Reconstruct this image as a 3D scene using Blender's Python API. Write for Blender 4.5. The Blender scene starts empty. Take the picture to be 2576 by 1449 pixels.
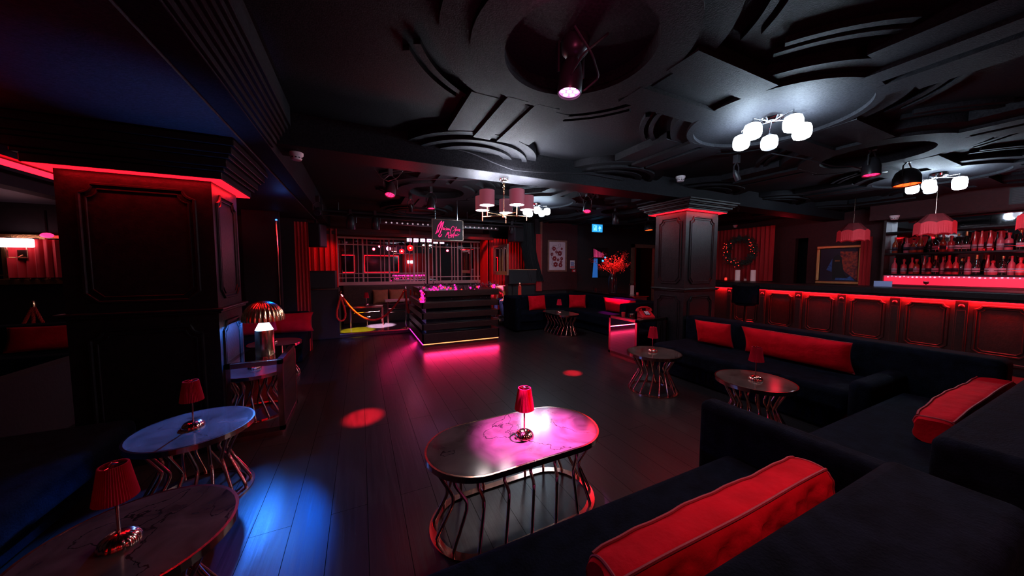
import bpy, math, random
from mathutils import Vector, Matrix
random.seed(7)
S = bpy.context.scene
C = S.collection
pi = math.pi
sin, cos = math.sin, math.cos

# ------------------------------------------------------------------ helpers
class MB:
    def __init__(s): s.v = []; s.f = []
    def add(s, vs, fs, M=None):
        n = len(s.v)
        s.v += [tuple(M @ Vector(p)) if M else tuple(p) for p in vs]
        s.f += [tuple(i + n for i in f) for f in fs]
        return s
    def bx(s, x0, x1, y0, y1, z0, z1, M=None):
        v = [(x, y, z) for z in (z0, z1) for y in (y0, y1) for x in (x0, x1)]
        f = [(0, 2, 3, 1), (4, 5, 7, 6), (0, 1, 5, 4), (2, 6, 7, 3), (0, 4, 6, 2), (1, 3, 7, 5)]
        return s.add(v, f, M)
    def prism(s, poly, z0, z1, M=None):
        n = len(poly)
        v = [(p[0], p[1], z0) for p in poly] + [(p[0], p[1], z1) for p in poly]
        f = [tuple(range(n))[::-1], tuple(range(n, 2 * n))]
        f += [(i, (i + 1) % n, n + (i + 1) % n, n + i) for i in range(n)]
        return s.add(v, f, M)
    def ring(s, cx, cy, r0, r1, z0, z1, a0=0, a1=2 * pi, n=64, M=None):
        full = abs(a1 - a0 - 2 * pi) < 1e-6
        m = n if full else n + 1
        v = []
        for i in range(m):
            a = a0 + (a1 - a0) * i / n
            for r, z in ((r0, z0), (r1, z0), (r1, z1), (r0, z1)):
                v.append((cx + r * cos(a), cy + r * sin(a), z))
        f = []
        for i in range(n):
            j = (i + 1) % m
            for k in range(4):
                l = (k + 1) % 4
                f.append((4 * i + k, 4 * i + l, 4 * j + l, 4 * j + k))
        if not full: f += [(0, 1, 2, 3), tuple(4 * (m - 1) + k for k in (3, 2, 1, 0))]
        return s.add(v, f, M)
    def tube(s, pts, r, n=8, closed=False, M=None):
        P = [Vector(p) for p in pts]; m = len(P)
        rs = r if isinstance(r, (list, tuple)) else [r] * m
        v = []; up = Vector((0, 0, 1)); u = None
        for i in range(m):
            a = P[i - 1] if (i > 0 or closed) else P[i]
            b = P[(i + 1) % m] if (i < m - 1 or closed) else P[i]
            t = (b - a)
            if t.length < 1e-9: t = Vector((0, 0, 1))
            t.normalize()
            if u is None:
                u = t.cross(up)
                if u.length < .05: u = t.cross(Vector((1, 0, 0)))
            else: u = u - t * u.dot(t)
            u.normalize(); w = t.cross(u)
            for k in range(n):
                an = 2 * pi * k / n
                v.append(P[i] + (u * cos(an) + w * sin(an)) * rs[i])
        f = []
        for i in range(m if closed else m - 1):
            j = (i + 1) % m
            for k in range(n):
                l = (k + 1) % n
                f.append((i * n + k, i * n + l, j * n + l, j * n + k))
        if not closed:
            f += [tuple(range(n))[::-1], tuple((m - 1) * n + k for k in range(n))]
        return s.add(v, f, M)
    def lathe(s, prof, n=32, c=(0, 0, 0), rib=0, amp=0, M=None, cap=True):
        v = []; m = len(prof)
        for i in range(n):
            a = 2 * pi * i / n
            for j, (r, z) in enumerate(prof):
                q = r * (1 + amp * abs(sin(a * rib / 2)) if rib else 1)
                v.append((c[0] + q * cos(a), c[1] + q * sin(a), c[2] + z))
        f = []
        for i in range(n):
            k = (i + 1) % n
            for j in range(m - 1):
                f.append((i * m + j, k * m + j, k * m + j + 1, i * m + j + 1))
        if cap and prof[0][0] > 1e-5: f.append(tuple(i * m for i in range(n))[::-1])
        if cap and prof[-1][0] > 1e-5: f.append(tuple(i * m + m - 1 for i in range(n)))
        return s.add(v, f, M)
    def ball(s, c, r, n=10, sc=(1, 1, 1), M=None):
        v = []; f = []; m = n // 2 + 1
        for j in range(m):
            th = pi * j / (m - 1)
            for i in range(n):
                a = 2 * pi * i / n
                v.append((c[0] + r * sc[0] * sin(th) * cos(a), c[1] + r * sc[1] * sin(th) * sin(a), c[2] + r * sc[2] * cos(th)))
        for j in range(m - 1):
            for i in range(n):
                k = (i + 1) % n
                f.append((j * n + i, (j + 1) * n + i, (j + 1) * n + k, j * n + k))
        return s.add(v, f, M)

def obj(name, mb, m, parent=None, smooth=False, bevel=0, sub=0, segs=2):
    me = bpy.data.meshes.new(name)
    me.from_pydata([tuple(p) for p in mb.v], [], mb.f)
    me.validate(); me.update()
    me.materials.append(m)
    o = bpy.data.objects.new(name, me); C.objects.link(o)
    if smooth:
        for p in me.polygons: p.use_smooth = True
        if not sub:
            me.set_sharp_from_angle(angle=math.radians(50))
    if bevel:
        b = o.modifiers.new('bevel', 'BEVEL'); b.width = bevel; b.segments = segs; b.limit_method = 'ANGLE'
        b.angle_limit = math.radians(40)
    if sub:
        b = o.modifiers.new('sub', 'SUBSURF'); b.levels = b.render_levels = sub
    if parent: o.parent = parent
    return o
def tag(o, label, cat, group=None, kind=None):
    o['label'] = label; o['category'] = cat
    if group: o['group'] = group
    if kind: o['kind'] = kind
    return o
def thing(name, label, cat, loc=(0, 0, 0), rz=0, group=None):
    o = bpy.data.objects.new(name, None); C.objects.link(o); o.empty_display_size = .05
    o.location = loc; o.rotation_euler = (0, 0, rz)
    return tag(o, label, cat, group)
def struct(name, mb, m, parent=None, **k):
    o = obj(name, mb, m, parent, **k)
    if not parent: o['kind'] = 'structure'
    return o
def dup(root, loc=None, rz=None, label=None, group=None):
    r = root.copy(); C.objects.link(r)
    if loc is not None: r.location = loc
    if rz is not None: r.rotation_euler = (0, 0, rz)
    if label: r['label'] = label
    if group: r['group'] = group
    for ch in list(root.children):
        c = ch.copy(); C.objects.link(c); c.parent = r
        for g in ch.children:
            d = g.copy(); C.objects.link(d); d.parent = c
    return r
def light(kind, name, loc, col, power, target=None, parent=None, size=.1, sy=None, cone=30, blend=.5, spread=None, soft=.02):
    l = bpy.data.lights.new(name, kind); l.color = col; l.energy = power
    if kind == 'AREA':
        l.shape = 'RECTANGLE'; l.size = size; l.size_y = sy or size
        if spread: l.spread = math.radians(spread)
    else: l.shadow_soft_size = soft
    if kind == 'SPOT': l.spot_size = math.radians(cone); l.spot_blend = blend
    o = bpy.data.objects.new(name, l); C.objects.link(o); o.location = loc
    if target is not None:
        d = Vector(target) - Vector(loc); o.rotation_euler = d.to_track_quat('-Z', 'Y').to_euler()
    return o

# ------------------------------------------------------------------ materials
def mat(name, col, rough=.5, metal=0, emis=None, es=0, noise=None, bump=0, bs=40, spec=.5, trans=0, sheen=0, alpha=None, ior=1.45, coat=0):
    m = bpy.data.materials.new(name); m.use_nodes = True
    nt = m.node_tree; N = nt.nodes; L = nt.links; b = N['Principled BSDF']
    b.inputs['Base Color'].default_value = (*col, 1)
    b.inputs['Roughness'].default_value = rough; b.inputs['Metallic'].default_value = metal
    b.inputs['Specular IOR Level'].default_value = spec; b.inputs['IOR'].default_value = ior
    b.inputs['Transmission Weight'].default_value = trans
    b.inputs['Coat Weight'].default_value = coat
    if sheen: b.inputs['Sheen Weight'].default_value = sheen
    if emis: b.inputs['Emission Color'].default_value = (*emis, 1); b.inputs['Emission Strength'].default_value = es
    tc = N.new('ShaderNodeTexCoord')
    if noise:   # (second colour, scale)
        n = N.new('ShaderNodeTexNoise'); n.inputs['Scale'].default_value = noise[1]; n.inputs['Detail'].default_value = 6
        r = N.new('ShaderNodeValToRGB'); r.color_ramp.elements[0].position = .35; r.color_ramp.elements[1].position = .65
        r.color_ramp.elements[0].color = (*col, 1); r.color_ramp.elements[1].color = (*noise[0], 1)
        L.new(tc.outputs['Object'], n.inputs['Vector']); L.new(n.outputs['Fac'], r.inputs['Fac']); L.new(r.outputs['Color'], b.inputs['Base Color'])
    if bump:
        n2 = N.new('ShaderNodeTexNoise'); n2.inputs['Scale'].default_value = bs; n2.inputs['Detail'].default_value = 4
        bp = N.new('ShaderNodeBump'); bp.inputs['Strength'].default_value = bump; bp.inputs['Distance'].default_value = .01
        L.new(tc.outputs['Object'], n2.inputs['Vector']); L.new(n2.outputs['Fac'], bp.inputs['Height']); L.new(bp.outputs['Normal'], b.inputs['Normal'])
    return m
def marble(name, c1, c2, vein):
    m = mat(name, c1, .14); nt = m.node_tree; N = nt.nodes; L = nt.links; b = N['Principled BSDF']
    tc = N.new('ShaderNodeTexCoord')
    n = N.new('ShaderNodeTexNoise'); n.inputs['Scale'].default_value = 5; n.inputs['Detail'].default_value = 9; n.inputs['Distortion'].default_value = .8
    r = N.new('ShaderNodeValToRGB'); r.color_ramp.elements[0].position = .3; r.color_ramp.elements[1].position = .7
    r.color_ramp.elements[0].color = (*c1, 1); r.color_ramp.elements[1].color = (*c2, 1)
    v = N.new('ShaderNodeTexNoise'); v.inputs['Scale'].default_value = 1.1; v.inputs['Detail'].default_value = 7; v.inputs['Distortion'].default_value = .5
    s = N.new('ShaderNodeMath'); s.operation = 'SUBTRACT'; s.inputs[1].default_value = .5
    a = N.new('ShaderNodeMath'); a.operation = 'ABSOLUTE'
    g = N.new('ShaderNodeMath'); g.operation = 'LESS_THAN'; g.inputs[1].default_value = .0018
    x = N.new('ShaderNodeMix'); x.data_type = 'RGBA'
    L.new(tc.outputs['Object'], n.inputs['Vector']); L.new(tc.outputs['Object'], v.inputs['Vector'])
    L.new(n.outputs['Fac'], r.inputs['Fac']); L.new(v.outputs['Fac'], s.inputs[0]); L.new(s.outputs[0], a.inputs[0]); L.new(a.outputs[0], g.inputs[0])
    L.new(g.outputs[0], x.inputs['Factor']); L.new(r.outputs['Color'], x.inputs['A']); x.inputs['B'].default_value = (*vein, 1)
    L.new(x.outputs['Result'], b.inputs['Base Color'])
    return m
def planks(name):
    m = mat(name, (.01, .01, .01), .28); nt = m.node_tree; N = nt.nodes; L = nt.links; b = N['Principled BSDF']; b.inputs['Specular IOR Level'].default_value = .32
    tc = N.new('ShaderNodeTexCoord'); mp = N.new('ShaderNodeMapping'); mp.inputs['Rotation'].default_value = (0, 0, pi / 2)
    br = N.new('ShaderNodeTexBrick'); br.inputs['Scale'].default_value = 1; br.inputs['Brick Width'].default_value = 2.3
    br.inputs['Row Height'].default_value = .215; br.inputs['Mortar Size'].default_value = .0016; br.inputs['Mortar Smooth'].default_value = .1
    br.inputs['Color1'].default_value = (.020, .015, .015, 1); br.inputs['Color2'].default_value = (.014, .011, .012, 1); br.inputs['Mortar'].default_value = (.001, .001, .001, 1)
    L.new(tc.outputs['Object'], mp.inputs['Vector']); L.new(mp.outputs['Vector'], br.inputs['Vector'])
    st = N.new('ShaderNodeMapping'); st.inputs['Scale'].default_value = (22, 1.2, 1)
    n = N.new('ShaderNodeTexNoise'); n.inputs['Scale'].default_value = 2; n.inputs['Detail'].default_value = 8; n.inputs['Distortion'].default_value = .6
    L.new(tc.outputs['Object'], st.inputs['Vector']); L.new(st.outputs['Vector'], n.inputs['Vector'])
    mx = N.new('ShaderNodeMix'); mx.data_type = 'RGBA'; mx.blend_type = 'MULTIPLY'; mx.inputs['Factor'].default_value = .5
    r = N.new('ShaderNodeValToRGB'); r.color_ramp.elements[0].position = .3; r.color_ramp.elements[1].position = .62
    r.color_ramp.elements[0].color = (.35, .35, .35, 1); r.color_ramp.elements[1].color = (1, 1, 1, 1)
    L.new(n.outputs['Fac'], r.inputs['Fac']); L.new(br.outputs['Color'], mx.inputs['A']); L.new(r.outputs['Color'], mx.inputs['B'])
    L.new(mx.outputs['Result'], b.inputs['Base Color'])
    rr = N.new('ShaderNodeMapRange'); rr.inputs['To Min'].default_value = .24; rr.inputs['To Max'].default_value = .42
    L.new(n.outputs['Fac'], rr.inputs['Value'])
    ra = N.new('ShaderNodeMath'); ra.operation = 'MULTIPLY_ADD'; ra.inputs[1].default_value = .6
    L.new(br.outputs['Fac'], ra.inputs[0]); L.new(rr.outputs['Result'], ra.inputs[2]); L.new(ra.outputs[0], b.inputs['Roughness'])
    sp = N.new('ShaderNodeMath'); sp.operation = 'MULTIPLY_ADD'; sp.inputs[1].default_value = -.30; sp.inputs[2].default_value = .30
    L.new(br.outputs['Fac'], sp.inputs[0]); L.new(sp.outputs[0], b.inputs['Specular IOR Level'])
    sb = N.new('ShaderNodeMath'); sb.operation = 'MULTIPLY_ADD'; sb.inputs[1].default_value = -1.0
    L.new(br.outputs['Fac'], sb.inputs[0]); L.new(n.outputs['Fac'], sb.inputs[2])
    bp = N.new('ShaderNodeBump'); bp.inputs['Strength'].default_value = .3; bp.inputs['Distance'].default_value = .003
    L.new(sb.outputs[0], bp.inputs['Height']); L.new(bp.outputs['Normal'], b.inputs['Normal'])
    return m
M_ = {}
M_['floor'] = planks('dark floorboards')
M_['stage'] = mat('stage floor', (.05, .045, .045), .25, noise=((.03, .027, .027), 6))
M_['ceil'] = mat('black ceiling paint', (.021, .021, .025), .7, spec=.15, noise=((.009, .009, .012), 60), bump=.25, bs=120)
M_['ceilL'] = mat('blue black ceiling paint', (.03, .032, .045), .6, noise=((.012, .012, .016), 45), bump=.3, bs=80)
M_['black'] = mat('black paint', (.006, .006, .008), .5)
M_['wallred'] = mat('dark red wall', (.05, .006, .008), .7, noise=((.035, .004, .006), 20))
M_['walldark'] = mat('near black wall', (.012, .008, .010), .6, noise=((.007, .005, .007), 18))
M_['wood'] = mat('black stained wood', (.014, .011, .012), .4, spec=.22, noise=((.007, .006, .007), 25), bump=.2, bs=60)
M_['woodred'] = mat('dark brown bar wood', (.030, .011, .009), .36, noise=((.017, .006, .005), 22), bump=.2, bs=50)
M_['velvet'] = mat('black blue velvet', (.0015, .002, .0045), .85, noise=((.004, .006, .012), 14), bump=.4, bs=90, sheen=.004, spec=.04)
M_['velgreen'] = mat('dark green velvet', (.012, .016, .006), .85, noise=((.02, .025, .008), 14), sheen=.1, spec=.15)
M_['brownv'] = mat('brown velvet', (.05, .028, .018), .8, noise=((.03, .016, .010), 30), sheen=.1)
M_['tan'] = mat('tan cushion velvet', (.28, .11, .04), .8, noise=((.2, .08, .03), 9))
M_['redv'] = mat('red velvet', (.62, .004, .015), .8, noise=((.46, .003, .010), 7), bump=.5, bs=26, spec=.06)
M_['piping'] = mat('dark red piping', (.30, .006, .016), .7)
M_['redshade'] = mat('red pleated shade', (.55, .008, .035), .7, noise=((.44, .006, .028), 12), spec=.1)
M_['brass'] = mat('brass', (.86, .55, .30), .22, 1)
M_['rose'] = mat('rose copper metal', (.80, .42, .33), .16, 1)
M_['gun'] = mat('dark bronze metal', (.25, .15, .12), .22, 1)
M_['chrome'] = mat('chrome', (.75, .75, .78), .12, 1)
M_['marble'] = marble('brown marble', (.030, .018, .015), (.105, .066, .058), (.016, .010, .009))
M_['mirror'] = mat('mirror glass', (.78, .74, .76), .015, 1)
M_['mirrord'] = mat('smoked mirror glass', (.5, .46, .48), .03, 1)
M_['curtain'] = mat('red curtain velvet', (.42, .010, .016), .75, sheen=.1)
M_['blackcurt'] = mat('black curtain', (.012, .012, .014), .8, bump=.4, bs=30)
M_['gold'] = mat('gilt frame', (.62, .36, .14), .35, 1, bump=.5, bs=70)
M_['framewood'] = mat('brown wood frame', (.22, .10, .07), .4, noise=((.16, .07, .05), 14))
M_['paper'] = mat('pale pink paper', (.62, .45, .50), .7)
M_['globe'] = mat('lit opal glass', (.9, .9, .9), .3, emis=(.64, .82, 1), es=90)
M_['globedim'] = mat('dim opal glass', (.9, .9, .9), .3, emis=(.72, .86, 1), es=1.1)
M_['mauve'] = mat('mauve drum shade', (.34, .15, .19), .7, emis=(.20, .07, .09), es=.35)
M_['lampin'] = mat('lit shade diffuser', (.9, .85, .85), .5, emis=(1, .86, .88), es=60)
M_['lamptop'] = mat('lit shade top', (.9, .85, .85), .5, emis=(.85, .9, 1), es=230)
M_['ledred'] = mat('red led strip', (.5, .01, .02), .5, emis=(1, .006, .016), es=3)
M_['ledredhot'] = mat('hot red led strip', (.5, .01, .02), .5, emis=(1, .004, .012), es=9)
M_['neon'] = mat('orange core neon', (.9, .4, .2), .5, emis=(1, .32, .10), es=2.0)
M_['neonpink'] = mat('magenta neon', (.9, .1, .5), .5, emis=(1, .03, .50), es=2.2)
M_['signpink'] = mat('pink sign neon', (.9, .05, .3), .5, emis=(1, .02, .20), es=1.3)
M_['pinkled'] = mat('pink white led', (.9, .5, .8), .5, emis=(1, .55, .95), es=5)
M_['parpink'] = mat('magenta par lens', (.9, .3, .8), .5, emis=(1, .35, .85), es=4)
M_['parred'] = mat('red par lens', (.9, .1, .2), .5, emis=(1, .02, .12), es=3)
M_['parorange'] = mat('orange lit par lens', (.9, .1, .05), .5, emis=(1, .10, .015), es=3)
M_['blueled'] = mat('blue indicator', (.1, .2, .9), .5, emis=(.05, .25, 1), es=3)
M_['bauble'] = mat('magenta lit bauble', (.9, .02, .4), .25, emis=(1, .02, .42), es=1.2)
M_['redbauble'] = mat('red bauble', (.6, .02, .03), .25, emis=(1, .03, .02), es=2)
M_['fir'] = mat('dark fir foliage', (.030, .045, .034), .7)
M_['rope'] = mat('red twisted rope', (.62, .03, .02), .7, bump=.6, bs=60)
M_['plasticblack'] = mat('black plastic', (.02, .02, .024), .35)
M_['speaker'] = mat('speaker grille', (.012, .012, .015), .6, bump=.5, bs=300)
M_['white'] = mat('white plastic', (.75, .68, .70), .5)
M_['wax'] = mat('white wax', (.75, .62, .62), .6, emis=(.9, .45, .5), es=.12)
M_['litwax'] = mat('lit candle wax', (.9, .8, .85), .6, emis=(1, .72, .9), es=1.2)
M_['phone'] = mat('red telephone plastic', (.45, .012, .02), .22)
M_['blackgloss'] = mat('gloss black', (.008, .008, .01), .12)
M_['key'] = mat('white keys', (.6, .5, .6), .4)
M_['glass'] = mat('clear glass', (.95, .95, .97), .03, trans=1)
M_['branch'] = mat('red branches', (.65, .06, .05), .6)
M_['exitblue'] = mat('exit panel', (.1, .5, .8), .5, emis=(.02, .36, .80), es=1.1)
M_['exitpale'] = mat('exit pictogram', (.5, .9, 1), .5, emis=(.25, .80, 1), es=1.5)
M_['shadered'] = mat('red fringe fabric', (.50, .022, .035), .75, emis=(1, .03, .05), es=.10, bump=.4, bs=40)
M_['panelred'] = mat('dark red shade fabric', (.20, .012, .018), .75, noise=((.13, .008, .012), 12))
M_['ledge'] = mat('backlit red glass ledge', (.8, .1, .15), .4, emis=(1, .012, .06), es=.85)
M_['ledgew'] = mat('white sparkle leds', (.9, .7, .8), .4, emis=(1, .45, .65), es=1.3)
M_['skin'] = mat('skin', (.55, .27, .18), .6)
M_['jeans'] = mat('blue jeans', (.02, .04, .12), .8, noise=((.03, .06, .18), 30))
M_['shirt'] = mat('pink top', (.55, .12, .20), .8)
M_['hair'] = mat('dark hair', (.012, .008, .007), .6)
M_['darkcloth'] = mat('dark top', (.02, .012, .018), .8)
M_['artred'] = mat('dark red ink', (.22, .012, .02), .7)
M_['artdark'] = mat('dark ink', (.03, .02, .04), .7)
M_['orange'] = mat('orange paint', (.55, .07, .03), .6, noise=((.10, .015, .03), 22))
M_['bluepaint'] = mat('blue paint', (.05, .16, .45), .6, noise=((.03, .07, .25), 25))
M_['frost'] = mat('lit frosted lamp cone', (.9, .9, .9), .4, emis=(.62, .82, 1), es=4)
M_['lit_wall'] = mat('sconce glass', (.9, .8, .85), .4, emis=(1, .62, .74), es=5)
M_['label'] = mat('pale bottle label', (.55, .42, .50), .6)
M_['blinds'] = mat('grey grille', (.05, .05, .06), .5)
M_['redreflect'] = mat('red lacquer', (.5, .02, .03), .35)
M_['rail'] = mat('pale worn rail', (.50, .30, .28), .4)

# ------------------------------------------------------------------ camera
cd = bpy.data.cameras.new('camera'); cam = bpy.data.objects.new('camera', cd); C.objects.link(cam)
cd.sensor_width = 36; cd.lens = 808 / 2576 * 36; cd.clip_start = .02; cd.clip_end = 100
cam.location = (0, 0, 1.6)
cam.rotation_euler = (pi / 2 - .063, 0, -.44)
S.camera = cam

# ------------------------------------------------------------------ room shell
H = 3.0
struct('floor', MB().bx(-7, 11.6, -3.2, 11, -.1, 0), M_['floor'])
struct('ceiling', MB().bx(-.86, 11.6, -3.2, 11, H + .05, H + .2), M_['ceil'])
struct('ceiling', MB().bx(-7, -.86, -3.2, 11, 2.64, 2.8), M_['ceilL'])
struct('wall_right', MB().bx(10.6, 10.75, -3.2, 4.35, 0, 3.2).bx(10.6, 10.75, 4.62, 9.1, 0, 3.2).bx(10.6, 10.75, 4.35, 4.62, 2.38, 3.2), M_['wallred'])
struct('wall_rear', MB().bx(-7, 11.6, -3.35, -3.2, 0, 3.2), M_['walldark'])
struct('wall_left', MB().bx(-2.85, -2.7, -3.2, 4.1, 0, 2.64).bx(-2.85, -2.7, 4.1, 7.3, 2.3, 2.64), M_['walldark'])
struct('wall_dark_screen', MB().bx(-2.85, -2.7, 4.1, 7.3, 0, .66).bx(-2.72, -2.695, -3.2, 4.1, 0, .9), M_['blackcurt'])  # added dark screen where only shade lies, hides the lit floor behind
struct('wall_alcove', MB().bx(-7, -1.02, 8.1, 8.2, 0, 2.64).bx(-7, -6.85, -3.2, 8.1, 0, 2.64).bx(-1.9, -1.35, 7.3, 7.4, 0, 2.64), M_['walldark'])
struct('wall_stage', MB().bx(-1.2, 4.95, 10.02, 10.15, 0, 3.2), M_['walldark'])
struct('wall_stage_left', MB().bx(-1.3, -1.2, 8.2, 10.15, 0, 3.2), M_['walldark'])
struct('wall_stage_right', MB().bx(3.62, 3.72, 9.35, 10.02, 0, 3.2), M_['walldark'])
struct('wall_back', MB().bx(4.72, 8.55, 8.42, 8.55, 0, 3.1).bx(9.75, 10.8, 8.42, 8.55, 0, 3.1).bx(8.55, 9.75, 8.42, 8.55, 2.3, 3.1), M_['walldark'])
struct('wall_art', MB().bx(4.92, 6.22, 8.36, 8.42, .92, 2.98), M_['wallred'])
struct('wall_corridor', MB().bx(7.9, 10.8, 10.4, 10.5, 0, 3.1), M_['wallred'])
struct('wall_outer', MB().bx(11.5, 11.6, -3.2, 11, 0, 3.2).bx(4.9, 11.6, 10.9, 11, 0, 3.2).bx(4.82, 4.92, 8.5, 10.9, 0, 3.2), M_['walldark'])
# ceiling relief: nodes of a strapwork grid
nodes = []
for j, y in enumerate((1.73, 5.86)):
    for i in range(5):
        nodes.append((1.28 + 2.17 * i, y, i % 2 == 0))
lay1 = MB(); lay2 = MB(); lay3 = MB()
def arcpts(cx, cy, r, a0, a1, n=14): return [(cx + r * cos(a0 + (a1 - a0) * k / n), cy + r * sin(a0 + (a1 - a0) * k / n)) for k in range(n + 1)]
e = 0
for (x, y, dark) in nodes:
    e += .0004
    if dark:
        lay1.ring(x, y, .47, .86, H - .030 - e, H + .06)
        lay2.ring(x, y, .47, .68, H - .062 - e, H - .02)
    else:
        lay1.ring(x, y, .0001, .84, H - .030 - e, H + .06)
        lay2.ring(x, y, .63, .69, H - .062 - e, H - .02)
for (x, y, dark) in nodes:      # straps along X and Y
    e += .0004
    if x < 9:
        lay1.bx(x + .75, x + 1.42, y - .33, y + .33, H - .029 - e, H + .06)
        for dy in (-.33, 0.12):
            lay2.bx(x + .64, x + 1.53, y + dy - .02, y + dy + .21, H - .060 - e, H - .02)
    for sg in (-1, 1):
        y0, y1 = sorted((y + sg * .75, y + sg * 1.52))
        lay1.bx(x - .46, x + .46, y0, y1, H - .0285 - e, H + .06)
        y0, y1 = sorted((y + sg * .64, y + sg * 1.50))
        lay2.bx(x - .20, x - .02, y0, y1, H - .0595 - e, H - .02)
        lay2.bx(x + .06, x + .28, y0, y1, H - .0597 - e, H - .02)
for y in (3.98, 8.1, -.4):      # half circles meeting the beam
    for i in range(5):
        x = 1.28 + 2.17 * i; e += .0003
        lay1.ring(x, y, .0001, .84, H - .030 - e, H + .06)
        lay2.ring(x, y, .45, .54, H - .062 - e, H - .02)
        lay2.ring(x, y, .66, .72, H - .0625 - e, H - .02)
# concave outline rails inside the diagonal panels
for j, y in enumerate((1.73, 5.86)):
    for i in range(-1, 5):
        cx0 = 1.28 + 2.17 * i
        for sg in (-1, 1):
            cy0 = y
            for (ax, sx) in ((cx0, 1), (cx0 + 2.17, -1)):
                if ax + sx * .8 < -.5: continue
                a0 = math.atan2(sg, sx)
                if ax > -.5: lay3.ring(ax, cy0, 1.0, 1.045, H + .012, H + .06, a0 - .33, a0 + .33, 16)
                if ax > -.5: lay3.ring(ax, cy0, 1.09, 1.135, H + .012, H + .06, a0 - .28, a0 + .28, 16)
relief = struct('ceiling', lay1, M_['ceil'])
obj('strapwork', lay2, M_['ceil'], relief)
obj('panel_rail', lay3, M_['ceil'], relief)
struct('ceiling_beam', MB().bx(-.86, -.69, -3.2, 11, 2.66, 3.2).bx(-7, 11.6, 3.68, 4.06, 2.75, 3.2), M_['ceil'], bevel=.006)
rb = MB()
for k in range(7): rb.bx(-.69 + .0, -.67 + .022 * k, -3.2, 3.57, 2.67 + .045 * (6 - k) * 0 + .035 * k, 3.06)
struct('trim_beam', rb, M_['ceil'], bevel=.004)
struct('trim_bulkhead', MB().bx(10.1, 10.62, -3.2, 3.1, 2.62, 3.2), M_['wallred'])
# stage platform and step
struct('stage_floor', MB().bx(-1.2, 4.9, 8.2, 10.02, 0, .10), M_['stage'], bevel=.01)
struct('trim_stage_edge', MB().bx(-.46, 1.03, 8.165, 8.2, .075, .108).bx(2.67, 3.30, 8.165, 8.2, .075, .108), M_['rose'], bevel=.004)
struct('door_1', MB().bx(8.55, 8.67, 8.36, 8.46, 0, 2.42).bx(9.63, 9.75, 8.36, 8.46, 0, 2.42).bx(8.55, 9.75, 8.36, 8.46, 2.30, 2.42), M_['framewood'])
struct('trim_wall_edge', MB().bx(4.89, 4.925, 8.34, 8.43, .92, 2.98), M_['framewood'], bevel=.005)
# alcove cove light (left)
struct('trim_cove', MB().bx(-2.70, -2.60, 3.0, 7.3, 2.40, 2.43).bx(-2.70, -2.62, 3.0, 7.3, 2.52, 2.56), M_['black'])
cove = thing('cove_light', 'straight red light strip recessed along the far left wall top', 'light strip', (-2.69, 5, 2.47))
obj('led_strip', MB().bx(0, .02, -2, 2.2, -.035, .035), M_['ledredhot'], cove)

# ------------------------------------------------------------------ panelled columns
def notched(w, h, n, top=True):
    """panel outline in (u, v), concave quarter arcs at the top, clipped corners at the foot"""
    p = []
    p += [(-w / 2 + n, -h / 2), (w / 2 - n, -h / 2), (w / 2, -h / 2 + n)]
    if top: p += [(w / 2 - n + n * cos(a), h / 2 - n * 0 - n * sin(a) ) for a in [pi * .5 * k / 6 for k in range(0, 7)]][0:0]
    # concave arc centred on the corner (w/2, h/2)
    p += [(w / 2 + n * cos(a), h / 2 + n * sin(a)) for a in [-pi / 2 - (pi / 2) * k / 6 for k in range(7)]]
    p += [(-w / 2 + n * cos(a), h / 2 + n * sin(a)) for a in [-(pi / 2) * k / 6 for k in range(7)]]
    p += [(-w / 2, -h / 2 + n)]
    return p
def face_M(origin, u, nrm):
    u = Vector(u).normalized(); w = Vector((0, 0, 1)); n = Vector(nrm).normalized()
    return Matrix(((u.x, w.x, n.x, origin[0]), (u.y, w.y, n.y, origin[1]), (u.z, w.z, n.z, origin[2]), (0, 0, 0, 1)))
def panel(parent, M, w, h, m, n=.07, r=.013, name='panel_moulding'):
    pts = [(a, b, 0) for a, b in notched(w, h, n)]
    mb = MB(); mb.tube(pts, r, 6, True, M)
    inner = [(a * (1 - .075 / w * 1.0), b * (1 - .075 / h), 0) for a, b in notched(w, h, n)]
    mb.tube(inner, r * .55, 6, True, M)
    return obj(name, mb, m, parent)
def frame_rect(mb, x0, x1, y0, y1, z0, z1, d):
    """band that sticks out d round a box"""
    mb.bx(x0 - d, x1 + d, y0 - d, y1 + d, z0, z1)
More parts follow.
